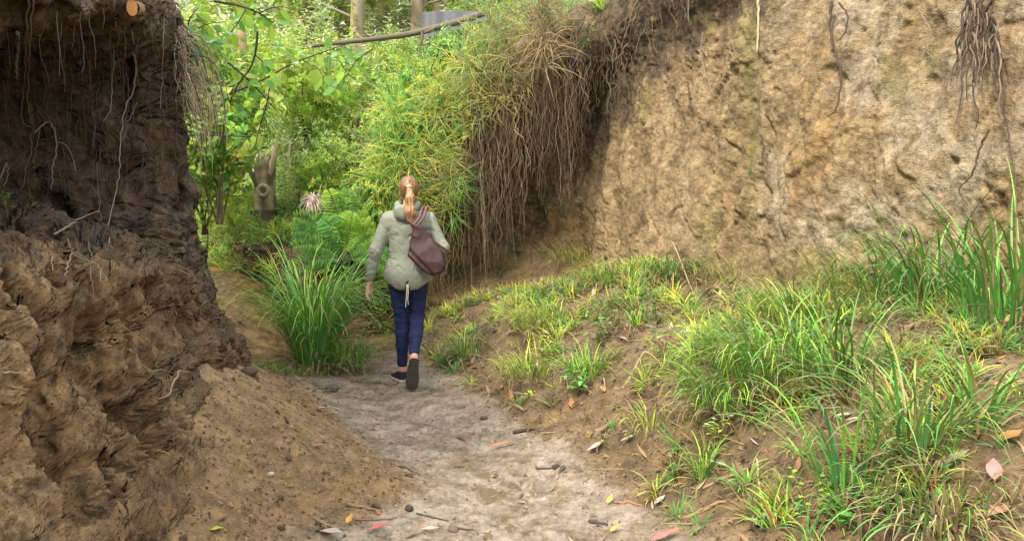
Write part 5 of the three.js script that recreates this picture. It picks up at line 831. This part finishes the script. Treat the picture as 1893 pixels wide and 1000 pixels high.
// woods on the top of the hill
{
  const spots = [[672, 16.5, 0.14], [700, 19, 0.13], [560, 19, 0.16], [530, 22, 0.18], [596, 21, 0.12], [632, 23, 0.2], [478, 20, 0.15], [745, 21, 0.16], [770, 17, 0.14], [808, 18, 0.15], [845, 22, 0.2], [890, 20, 0.16], [440, 18, 0.15], [930, 24, 0.22], [505, 26, 0.2], [610, 27, 0.22], [725, 28, 0.24], [400, 24, 0.2], [660, 30, 0.25], [580, 31, 0.25], [360, 22, 0.18], [980, 19, 0.16], [545, 25, 0.14], [650, 26, 0.13], [690, 24, 0.12], [755, 25, 0.15], [520, 18, 0.1]];
  const crownList = [];
  const nm = ['thick pale trunk with a dark scar', 'slim pale trunk', 'pale grey trunk', 'far grey trunk', 'thin far trunk', 'pale far trunk', 'slender trunk', 'brownish trunk', 'tan trunk behind the branch', 'grey tree behind the fallen branch', 'far mossy trunk', 'stout grey trunk', 'trunk half hidden by leaves', 'far right trunk', 'distant trunk', 'distant pale trunk', 'distant thick trunk', 'far left distant trunk', 'very distant trunk', 'very distant grey trunk', 'leftmost distant trunk', 'trunk behind the cliff rim', 'slight distant trunk', 'thin distant pale trunk', 'narrow distant trunk', 'distant brown trunk', 'thin sapling trunk'];
  spots.forEach(([px, d, r], i) => {
    const x = ray(px, 100)[0] * d, y0 = hill(x, d) - 0.3, hgt = rr(9, 13), g = thing('tree', nm[i] + ' at the top, ' + (px < 520 ? 'above the left leaves' : px < 640 ? 'left of the tallest trunk' : px < 760 ? 'near the middle' : 'behind the fallen branch'), 'tree', [x, y0, -d]), m = new MB(), pts = [], ph = rr(0, 50), ln = rr(-0.5, 0.5);
    for (let k = 0; k <= 14; k++) { const t = k / 14; pts.push(V(ln * t + 0.25 * noise(ph, t * 4), hgt * t, 0.25 * noise(ph + 7, t * 4))); }
    const c = vary(pick([[0.34, 0.27, 0.18], [0.28, 0.22, 0.14], [0.40, 0.34, 0.25], [0.22, 0.17, 0.11]]), 0.1);
    part('trunk', m.tube(pts, (t) => r * (1.15 - 0.7 * t) * (1 + 0.06 * noise(t * 20, i)), 0, 10, c).geo(), woodMat, g);
    const br = new MB(), list = [];
    for (let b = 0; b < 9; b++) { const t = rr(0.15, 0.98), p = pts[Math.floor(t * 14)], a = rr(0, 6.28), L = rr(1, 2.6) * (1.2 - 0.5 * t), q = V(p.x + Math.cos(a) * L, p.y + L * rr(0.1, 0.7), p.z + Math.sin(a) * L), mid = p.clone().lerp(q, 0.5).add(V(0, 0.15, 0)); br.tube([p, mid, q], r * 0.22, r * 0.07, 5, c); for (let k = 0; k < 46; k++) { const s = rr(0.35, 1), w = mid.clone().lerp(q, s).add(V(gauss() * 0.55, gauss() * 0.5 - 0.25, gauss() * 0.55)); list.push({ p: w, up: V(gauss(), -0.4 + gauss() * 0.8, gauss()).normalize(), s: rr(1.2, 2.4), c: vary(pick([GREEN.pale, GREEN.lime, GREEN.yel, GREEN.olive])) }); } }
    part('limbs', br.geo(), woodMat, g, 'stuff'); scatter('crown', [SPRIGS.mid[i % 3]], list, leafMat, g);
  });
  // trailing growth and dry leaves between trunks; pale colours stand in for haze
  const veil = []; for (let i = 0; i < 5000; i++) { const px = rr(330, 1010), d = rr(13.5, 27), x = ray(px, 60)[0] * d, y = hill(x, d) + Math.pow(rnd(), 1.3) * 3.4; if (fbm(x * 0.5, y * 0.6, d * 0.3, 2) < -0.12) continue; veil.push({ p: V(x, y, -d), up: V(gauss() * 0.5, -1 + gauss() * 0.6, gauss() * 0.5).normalize(), s: rr(1.1, 2.3), sy: 1.3, c: vary(pick([GREEN.pale, GREEN.pale, GREEN.yel, [0.62, 0.64, 0.42]]), 0.22) }); }
  scatter('forest_understorey', SPRIGS.mid, veil, leafMat, scene, 'hanging foliage coloured pale for haze, filling the woods along the top of the photo', 'foliage');
}
{ // grey sheet behind the fallen branch
  const g = new MB(), a = [0.06, 0.06, 0.065], N = 14; for (let j = 0; j <= 4; j++) for (let i = 0; i <= N; i++) { const t = i / N, p = at(lerp(775, 905, t), lerp(lerp(14, 12, t), lerp(74, 34, t), j / 4), 11.9); g.v(p.x, p.y, p.z - 0.05 * Math.sin(i * 1.6) - 0.25 * (1 - j / 4), a); } for (let j = 0; j < 4; j++) for (let i = 0; i < N; i++) { const k = j * (N + 1) + i; g.quad(k, k + N + 1, k + N + 2, k + 1); }
  const o = part('roof_sheet', g.geo(), new THREE.MeshStandardMaterial({ vertexColors: true, roughness: 0.6, side: THREE.DoubleSide, bumpMap: streakBump, bumpScale: 0.01 }), scene); tag(o, 'grey corrugated sheet showing behind the right end of the fallen branch', 'sheet');
}
{ // stump
  const b = at(490, 400, 9.9), g = thing('tree_stump', 'broken mossy tree stump with pale knot on the hillside left of the tussock', 'stump', [b.x, hill(b.x, 9.9) - 0.1, b.z]), ht = at(490, 285, 9.9).y - (hill(b.x, 9.9) - 0.1), bark = [0.11, 0.085, 0.055], pale = [0.42, 0.32, 0.2];
  const trunk = new MB(), RS = 26, RN = 40; let prev = null; for (let k = 0; k <= RN; k++) { const t = k / RN, row = []; for (let s = 0; s < RS; s++) { const a = s / RS * 6.2832, jag = t > 0.9 ? 0.1 * noise(Math.cos(a) * 2.2, Math.sin(a) * 2.2, 5) : 0, r = lerp(0.26, 0.13, sstep(0, 0.55, t)) * (1 + 0.28 * fbm(Math.cos(a) * 1.5, Math.sin(a) * 1.5, t * 4, 3)) + (t < 0.15 ? 0.1 * (0.15 - t) / 0.15 * Math.abs(Math.sin(a * 2.5)) : 0) - (t > 0.9 ? (t - 0.9) * 0.6 : 0); const up = t > 0.5; row.push(trunk.v(Math.cos(a) * r, ht * t + jag, Math.sin(a) * r, mix3(vary(bark, 0.12), vary(pale, 0.1), up ? sstep(-0.1, 0.3, fbm(Math.cos(a), Math.sin(a), t * 5, 2) + 0.1) : 0), s / RS, t)); } if (prev) for (let s = 0; s < RS; s++) trunk.quad(prev[s], row[s], row[(s + 1) % RS], prev[(s + 1) % RS]); prev = row; }
  const top = trunk.v(0, ht * 0.94, 0, [0.1, 0.07, 0.05]); for (let s = 0; s < RS; s++) trunk.tri(prev[s], top, prev[(s + 1) % RS]);
  part('trunk', trunk.geo(), woodMat, g);
  part('broken_limb', new MB().tube([V(0.05, ht * 0.78, 0.05), V(0.14, ht * 0.95, 0.06), V(0.2, ht * 1.14, 0.04)], 0.05, 0.035, 8, pale).geo(), woodMat, g);
  part('broken_limb', new MB().tube([V(-0.05, ht * 0.72, 0.1), V(-0.14, ht * 0.86, 0.12), V(-0.1, ht * 1.0, 0.1)], 0.04, 0.02, 8, bark).geo(), woodMat, g);
  const kn = new THREE.TorusGeometry(0.06, 0.026, 10, 20); kn.setAttribute('color', new THREE.Float32BufferAttribute(new Array(kn.attributes.position.count * 3).fill(0).map((_, i) => pale[i % 3]), 3)); kn.translate(0.03, ht * 0.68, 0.16); part('knot', kn, woodMat, g);
  branch('dead_trunk', 'slim reddish brown trunk behind the stump', 'trunk', [[438, 345, 10.4], [442, 280, 10.4], [440, 200, 10.4], [450, 130, 10.4], [446, 60, 10.4]], 0.09, 0.06, [0.30, 0.19, 0.11]);
  branch('dead_trunk', 'short grey stick standing right of the stump', 'trunk', [[546, 375, 9.7], [548, 340, 9.7], [544, 318, 9.7]], 0.05, 0.03, [0.26, 0.2, 0.12]);
  branch('dead_trunk', 'thin pale dead stem among the rosette plant', 'trunk', [[535, 330, 9.6], [533, 290, 9.6], [536, 262, 9.6]], 0.02, 0.012, [0.5, 0.43, 0.3]);
}
{ // pink withered plume
  const c = at(580, 395, 8.3), g = thing('withered_plume', 'pinkish withered plume hanging above the tussock', 'flower head', c.toArray()), s = new MB();
  for (let i = 0; i < 190; i++) { const a = rr(0, 6.28), e = rr(-0.3, 1.5); s.blade(V(0, 0.1, 0), a, e, rr(0.1, 0.24), 0.009, rr(1.6, 3), vary([0.62, 0.46, 0.42], 0.14), [0.72, 0.6, 0.54], 7, 0.3); } part('plume', s.geo(), softBlade, g, 'stuff'); part('stalk', new MB().tube([V(0.02, 0.1, 0), V(0.06, 0.3, -0.1), V(0.05, 0.05, -0.3), V(0.0, -0.4, -0.3)], 0.008, 0.01, 5, [0.2, 0.16, 0.08]).geo(), rootMat, g);
}
{ // fern fronds
  const b = at(640, 480, 8.0), g = thing('fern', 'green fern with spreading fronds behind the tussock beside the woman\'s sleeve', 'fern', b.toArray());
  for (let f = 0; f < 12; f++) {
    const a = -1.5 + f * 0.27 + rr(-0.1, 0.1), L = rr(0.45, 0.8), m = new MB(), pts = []; // fans out across the view, arching towards the path
    for (let k = 0; k <= 22; k++) { const t = k / 22; pts.push(V(Math.sin(a) * L * t * 0.8, L * (Math.cos(a) * 1.1 * t + 0.35 * t - 0.55 * t * t), 0.1 + 0.25 * t * t + rr(-0.003, 0.003))); }
    const c = vary(pick([GREEN.mid, GREEN.grass, GREEN.lime]), 0.12); m.tube(pts, 0.004, 0.0015, 4, [0.14, 0.16, 0.05]);
    for (let k = 3; k < 22; k++) for (const sd of [-1, 1]) { const T = pts[k].clone().sub(pts[k - 1]).normalize(), S = V(-T.y, T.x, 0.1).normalize().multiplyScalar(sd), w = 0.13 * Math.sin(Math.PI * clamp((k - 1) / 22)) + 0.02; m.leaf(pts[k], S.addScaledVector(T, 0.5).add(V(0, -0.15, 0.15)).normalize(), V(0, 0.5, 1).normalize(), w, 0.022, vary(c, 0.1), { segs: 3, curl: 0.3, fold: 0.2 }); }
    part('frond', m.geo(), leafMat, g);
  }
}
{ // cut root end poking out of the lip at the top of the left bank
  const p = at(243, 14, 4.0), g = thing('cut_root', 'sawn orange root end poking out of the top of the left bank', 'root', p.toArray(), 0.25); part('bark', new MB().tube([V(-0.02, 0.06, -0.3), V(0, 0.02, -0.1), V(0, 0, 0)], 0.034, 0.034, 12, [0.2, 0.14, 0.08], [0.24, 0.16, 0.09], false).geo(), woodMat, g); const c = new THREE.CylinderGeometry(0.031, 0.031, 0.01, 24); c.rotateX(Math.PI / 2); c.scale(0.8, 1.3, 1); part('cut_face', c, new THREE.MeshStandardMaterial({ color: new THREE.Color(0.62, 0.3, 0.1), roughness: 0.8, bumpMap: woodBump, bumpScale: 0.002 }), g);
}
// ---------------------------------------------------------------- fallen leaves, sticks, stones
const dryMat = vc({ roughness: 0.6, side: THREE.DoubleSide });
function fallen(label, px, py, len, w, ang, c, o = {}) {
  const b = hit(px, py, true), g = new MB().leaf(V(-len / 2, 0.008, 0), V(1, o.rise ?? 0.06, 0).normalize(), UP, len, w, c, { curl: o.curl ?? -0.1, fold: o.fold ?? 0.45, segs: 8, wave: o.wave ?? 0.12, ph: px, tip: o.tip ?? 1.1 }).geo();
  const m = part('fallen_leaf', g, dryMat, scene); m.position.copy(b); m.position.y += 0.004; m.rotation.set(o.rx ?? 0, ang, 0, 'YXZ'); tag(m, label, 'leaf'); return m;
}
const PINK = [0.5, 0.31, 0.27], RED = [0.42, 0.09, 0.09], RUST = [0.36, 0.17, 0.085], PALE = [0.42, 0.34, 0.27], DARK = [0.07, 0.05, 0.04], GOLD = [0.55, 0.32, 0.06], BRN = [0.22, 0.13, 0.075], GREY = [0.42, 0.36, 0.3];
fallen('pale pink long leaf where the dirt ramp meets the path', 595, 762, 0.17, 0.035, -0.75, PINK, { rise: 0.1 });
fallen('rust brown long leaf in the middle of the path', 928, 828, 0.19, 0.035, 0.12, RUST);
fallen('crimson leaf at the bottom of the path', 703, 981, 0.1, 0.04, 0.35, RED);
fallen('green yellow leaf at the photo\'s bottom left', 400, 985, 0.06, 0.03, 0.1, [0.42, 0.46, 0.05]);
fallen('golden curled leaf left of the crimson leaf', 646, 968, 0.05, 0.03, 1.1, GOLD, { curl: -0.6 });
fallen('orange scrap of leaf on the right edge of the path', 1128, 932, 0.05, 0.03, 0.9, GOLD, { curl: -0.7 });
fallen('orange leaf lower on the path\'s right side', 1137, 985, 0.05, 0.025, 0.4, GOLD, { curl: -0.5 });
fallen('rust leaf lying on the dirt ramp', 590, 830, 0.09, 0.03, -0.1, RUST);
fallen('pale dry leaf with pointed tip at the path\'s right', 1102, 835, 0.11, 0.05, 0.25, PALE, { curl: -0.5 });
fallen('brown curled leaf up the slope from the pale pointed leaf', 1118, 800, 0.14, 0.035, 0.5, BRN, { curl: -0.4 });
fallen('grey brown leaf beside the sparse tuft', 1165, 815, 0.15, 0.03, 0.6, GREY);
fallen('white grey leaf on the slope\'s lower edge', 1220, 933, 0.07, 0.035, 0.5, PALE, { curl: -0.4 });
fallen('large pale leaf below the hanging straw stalk', 1405, 968, 0.1, 0.06, 1.0, [0.42, 0.33, 0.29], { rise: 0.3 });
fallen('pink leaf at the lower right on the slope', 1838, 885, 0.12, 0.055, 1.1, [0.55, 0.25, 0.24], { rise: 0.35 });
fallen('orange brown leaf under the spiky plant', 1868, 820, 0.12, 0.06, 0.2, [0.42, 0.2, 0.07], { curl: -0.3 });
fallen('dry fawn leaf left of the pink slope leaf', 1760, 865, 0.16, 0.06, 0.2, [0.4, 0.3, 0.22], { curl: -0.3 });
fallen('peach brown leaf below the pink slope leaf', 1850, 955, 0.13, 0.05, 0.4, [0.42, 0.24, 0.17]);
fallen('rust leaf in the middle of the lower right slope', 1665, 920, 0.14, 0.05, 0.1, [0.36, 0.17, 0.06]);
fallen('pair of grey leaves on the bare lump, left one', 1560, 775, 0.09, 0.035, 0.1, [0.5, 0.43, 0.36]);
fallen('pair of grey leaves on the bare lump, right one', 1585, 782, 0.09, 0.03, -0.1, [0.5, 0.43, 0.36]);
fallen('orange leaf blade at the slope\'s far right', 1875, 600, 0.16, 0.04, 0.4, [0.5, 0.28, 0.1], { rise: 0.3 });
fallen('small red leaf at the bottom edge of the slope', 1230, 998, 0.16, 0.04, 0.5, [0.45, 0.14, 0.12]);
fallen('white leaf below the twig at the bottom of the path', 612, 992, 0.14, 0.05, -0.5, [0.45, 0.38, 0.32]);
fallen('grey leaf right of the crimson leaf', 795, 985, 0.1, 0.035, -0.2, PALE);
fallen('pale leaf far up the orange track', 445, 598, 0.26, 0.03, -0.6, [0.62, 0.5, 0.33]);
fallen('orange dry leaf on the grassy hump', 1075, 503, 0.22, 0.05, 0.1, [0.46, 0.24, 0.12]);
fallen('fawn curled leaf right of the orange dry leaf', 1160, 505, 0.18, 0.045, 0.1, [0.46, 0.32, 0.2], { curl: -0.4 });
fallen('white scrap high on the bare slope', 1265, 622, 0.1, 0.05, 0.3, [0.45, 0.38, 0.32], { curl: -0.3 });
fallen('reddish leaf stuck in the cliff rim roots', 1070, 76, 0.14, 0.045, -0.3, [0.42, 0.17, 0.1]);
{ const b = hit(345, 890), m = new MB().blade(V(0, 0, 0), 2.5, 1.3, 0.22, 0.022, 1.0, [0.36, 0.36, 0.05], [0.42, 0.4, 0.07], 10, 0.3).geo(), o = part('fallen_leaf', m, bladeMat, scene); o.position.copy(b); tag(o, 'yellow green curved blade lying at the foot of the left bank', 'leaf'); }
function stick(label, a, b, r, c) { const A = hit(...a), B = hit(...b), pts = []; for (let k = 0; k <= 8; k++) { const t = k / 8, p = A.clone().lerp(B, t); p.y = Math.max(H(p.x, -p.z), hill(p.x, -p.z), p.y - 0.03) + r * 0.6; p.z += 0.012 * noise(k * 0.6, label.length); p.x += 0.01 * noise(k * 0.7, 5, label.length); pts.push(p); } tag(part('stick', new MB().tube(pts, (t) => r * (1 - 0.4 * t) * (1 + 0.25 * noise(t * 7, label.length)), 0, 6, c).geo(), woodMat, scene), label, 'stick'); }
stick('thin twig lying across the path left of the woman\'s feet', [648, 706], [735, 710], 0.007, [0.14, 0.09, 0.05]);
stick('dark stick near the bottom left of the path', [640, 934], [700, 940], 0.01, [0.24, 0.16, 0.1]);
stick('pale twig above the crimson leaf', [655, 962], [735, 958], 0.006, [0.2, 0.14, 0.09]);
stick('thin dark twig at the bottom centre', [770, 950], [830, 965], 0.005, DARK);
stick('short dark twig on the path\'s right half', [950, 803], [985, 796], 0.016, DARK);
stick('small twig right of the middle path', [990, 866], [1035, 862], 0.007, DARK);
stick('thin twig in the left half of the path', [735, 862], [775, 878], 0.006, [0.1, 0.07, 0.05]);
stick('dark short stick at the bottom right of the path', [1090, 966], [1122, 972], 0.011, DARK);
stick('rusty twig pointing to the orange scrap', [1135, 930], [1185, 935], 0.007, RUST);
stick('long straw stalk leaning on the lower slope', [1400, 850], [1412, 955], 0.005, [0.5, 0.4, 0.22]);
stick('dry stem lying down the slope at the lower right', [1300, 905], [1420, 850], 0.008, [0.33, 0.24, 0.14]);
stick('bent root lying on the lower right lump', [1255, 960], [1340, 930], 0.012, [0.3, 0.2, 0.1]);
stick('dead stem on the slope below the hump', [1240, 430], [1300, 580], 0.007, [0.35, 0.26, 0.15]);
stick('dry brown stem on the hump\'s left', [1150, 470], [1165, 545], 0.008, [0.3, 0.2, 0.11]);
stick('straw stem beside the leafy grass clump', [1040, 640], [1050, 720], 0.007, [0.42, 0.32, 0.15]);
stick('dead stalk slanting below the bright clump', [1150, 720], [1215, 640], 0.008, [0.34, 0.25, 0.15]);
stick('small dark twig at the path\'s left bottom', [585, 985], [600, 975], 0.009, DARK);
stick('dark curved twig at the photo\'s bottom centre', [830, 975], [880, 985], 0.006, DARK);
// roots dangling from the hump
{ const g = thing('root_bundle', 'pale dead roots dangling from the grassy hump on the slope', 'roots'); for (let i = 0; i < 9; i++) { const p = hit(rr(1175, 1290), rr(480, 510), false); part('root', new MB().tube(strandPts(V(p.x - 0.05, p.y + 0.05, p.z + 0.1), rr(0.25, 0.5), 10, 0.06, V(rr(-0.1, 0.1), 0, 0.12)), 0.006, 0.003, 5, vary([0.33, 0.23, 0.13])).geo(), rootMat, g); } }
function stone(label, px, py, r, c) { const b = hit(px, py, true), g = new THREE.IcosahedronGeometry(r, 4), p = g.attributes.position; for (let i = 0; i < p.count; i++) { const x = p.getX(i), y = p.getY(i), z = p.getZ(i), k = 1 + 0.3 * fbm(x / r * 0.9 + px, y / r * 0.9, z / r * 0.9, 3) + 0.05 * noise(x / r * 5, y / r * 5, z / r * 5); p.setXYZ(i, x * k * 1.2, y * k * 0.72, z * k); } g.computeVertexNormals(); const o = part('stone', g, new THREE.MeshStandardMaterial({ color: new THREE.Color(...c), roughness: 0.9, bumpMap: soilBump, bumpScale: 0.004 }), scene); o.position.copy(b); o.position.y += r * 0.35; o.rotation.y = px; tag(o, label, 'stone'); }
stone('dark lumpy stone on the left side of the path before the woman', 612, 722, 0.05, [0.11, 0.085, 0.06]);
stone('small square dark clod at the bottom left of the path', 756, 942, 0.02, [0.07, 0.055, 0.04]);
stone('brown clod near the dark curved twig', 838, 982, 0.022, [0.17, 0.12, 0.08]);
stone('dark clod on the right of the path', 1027, 865, 0.018, [0.06, 0.045, 0.035]);
stone('tiny dark pebble in front of the long rust leaf', 895, 775, 0.022, [0.1, 0.075, 0.055]);
stone('dark clod at the foot of the ramp shadow', 460, 692, 0.05, [0.09, 0.06, 0.04]);
stone('pale pebble on the dirt ramp', 500, 878, 0.014, [0.5, 0.44, 0.36]);
// loose clods of earth lying on ledges, ramp and slope
{
  const shapes = [0, 1, 2, 3].map((k) => { const g = new THREE.IcosahedronGeometry(1, 2), p = g.attributes.position; for (let i = 0; i < p.count; i++) { const x = p.getX(i), y = p.getY(i), z = p.getZ(i), m = 0.8 + 0.55 * noise(x * 1.2 + k * 9, y * 1.2, z * 1.2) + 0.3 * noise(x * 3 + k, y * 3, z * 3); p.setXYZ(i, x * m * 1.15, y * m * 0.8, z * m); } g.deleteAttribute('normal'); g.computeVertexNormals(); return g; });
  const L1 = [], L2 = []; for (let i = 0; i < 1500; i++) { const d = rr(2.6, 6.6), x = rr(XB(d) - 0.15, XL(d) + 0.1), p = V(x, H(x, d), -d); if (pathness(x, d) > 0.5) continue; const low = fbm(p.x * 3, p.y * 3, p.z * 3 + 5, 2); if (low < -0.05 && rnd() < 0.7) continue; L1.push({ p, up: unit(), s: rr(0.004, 0.012) * (rnd() < 0.12 ? 2.2 : 1), c: vary(pick([[0.25, 0.155, 0.075], [0.17, 0.105, 0.05], [0.3, 0.195, 0.095], [0.1, 0.065, 0.036]]), 0.2) }); }
  for (let i = 0; i < 1500; i++) { const d = rr(2.0, 8.3), x = rr(XR(d) - 0.1, XW(d)), p = V(x, H(x, d), -d); if (fbm(x * 2, d * 2, 150, 2) < 0) continue; L2.push({ p, up: unit(), s: rr(0.004, 0.014) * (rnd() < 0.12 ? 2.2 : 1), c: vary(pick([[0.22, 0.15, 0.08], [0.15, 0.1, 0.055], [0.27, 0.19, 0.1]]), 0.2) }); }
  const clodMat = new THREE.MeshStandardMaterial({ roughness: 0.95 });
  scatter('earth_clods', shapes, L1, clodMat, scene, 'loose brown clods of earth on the dirt ramp below the left bank', 'clods'); scatter('slope_clods', shapes, L2, clodMat, scene, 'loose clods of earth on the right slope', 'clods');
}
// ground crumbs, chips and leaf scraps
{
  const bits = new MB(), chips = new MB();
  for (let i = 0; i < 2600; i++) {
    const d = 2.9 + 4 * Math.pow(rnd(), 1.3), x = rr(XL(d) - 1.0, XR(d) + 0.8), onPath = pathness(x, d), y = H(x, d); if (x < FLbase(d, y + 0.05) + 0.1) continue;
    const p = V(x, y + 0.002, -d), a = rr(0, 6.28), s = rr(0.004, 0.012) * (rnd() < 0.08 ? 2 : 1), c = vary(pick(onPath > 0.5 ? [[0.12, 0.085, 0.055], [0.28, 0.21, 0.14], [0.2, 0.13, 0.08], [0.09, 0.065, 0.045], [0.24, 0.165, 0.1]] : [[0.12, 0.07, 0.035], [0.26, 0.165, 0.085], [0.09, 0.055, 0.03], [0.2, 0.12, 0.06]]));
    if (rnd() < 0.55) { const q = [V(1, 0, 0), V(-0.5, 0, 0.9), V(-0.5, 0, -0.9), V(rr(-0.3, 0.3), rr(0.8, 1.3), 0)].map((v) => bits.v(p.x + (v.x * Math.cos(a) - v.z * Math.sin(a)) * s, p.y - 0.002 + v.y * s, p.z + (v.x * Math.sin(a) + v.z * Math.cos(a)) * s, c)); bits.tri(q[0], q[3], q[1]); bits.tri(q[1], q[3], q[2]); bits.tri(q[2], q[3], q[0]); }
    else chips.leaf(V(p.x, p.y + 0.003, p.z), V(Math.cos(a), rr(0, 0.25), Math.sin(a)).normalize(), UP, s * rr(2, 6), s * rr(0.7, 1.4), c, { segs: 3, curl: rr(-0.4, 0.2), fold: 0.4 });
  }
  tag(part('earth_crumbs', bits.geo(), vc({ roughness: 0.95 }), scene), 'small crumbs of earth and grit scattered over path and ramp', 'crumbs', null, 'stuff');
  tag(part('leaf_scraps', chips.geo(), dryMat, scene), 'small scraps of dead leaf and bark scattered over the path', 'litter', null, 'stuff');
  const lit = new MB(); for (let i = 0; i < 2600; i++) { const d = rr(1.9, 8.2), x = rr(XR(d), XW(d)), y = H(x, d); if (fbm(x * 1.3, d * 1.3, 140, 2) < -0.1 && rnd() < 0.8) continue; const a = rr(0, 6.28), L = rr(0.03, 0.12); rnd() < 0.5 ? lit.leaf(V(x, y + 0.012, -d), V(Math.cos(a), rr(-0.1, 0.5), Math.sin(a)).normalize(), UP, L, L * rr(0.15, 0.4), vary(pick([BRN, GREY, RUST, [0.3, 0.21, 0.13], [0.13, 0.09, 0.06]])), { segs: 5, curl: rr(-0.6, 0.3), fold: 0.4 }) : lit.tube(strandPts(V(x, y + 0.01, -d), 0.0, 4, 0.01, V(Math.cos(a) * L * 1.6, 0.015, Math.sin(a) * L * 1.6)), 0.003, 0.0015, 4, vary(pick([[0.3, 0.22, 0.13], [0.14, 0.1, 0.06], GREEN.straw]))); }
  tag(part('leaf_litter', lit.geo(), dryMat, scene), 'dead leaves and stems littering the right slope', 'leaf litter', null, 'stuff');
}
{ // shallow muddy water lying in the dips of the path
  const m = new MB(); for (const [a, b, rx, rz] of PUD.slice(0, 2)) { const y = Hbase(a, b) - 0.0145 + 0.014 * fbm(a * 2.2, b * 1.6, 8.2, 2), N = 28, c = m.v(a, y, -b, WHITE), ring = []; for (let i = 0; i < N; i++) { const t = i / N * 6.2832; ring.push(m.v(a + Math.cos(t) * rx * 1.2, y, -b - Math.sin(t) * rz * 1.2, WHITE)); } for (let i = 0; i < N; i++) m.tri(c, ring[i], ring[(i + 1) % N]); }
  struct('puddle', m.geo(), new THREE.MeshPhysicalMaterial({ color: new THREE.Color(0.17, 0.128, 0.078), roughness: 0.08, transmission: 0, bumpMap: soilBump, bumpScale: 0.001 }), 'thin film of muddy water in the low middle of the path');
}
renderer.render(scene, camera);
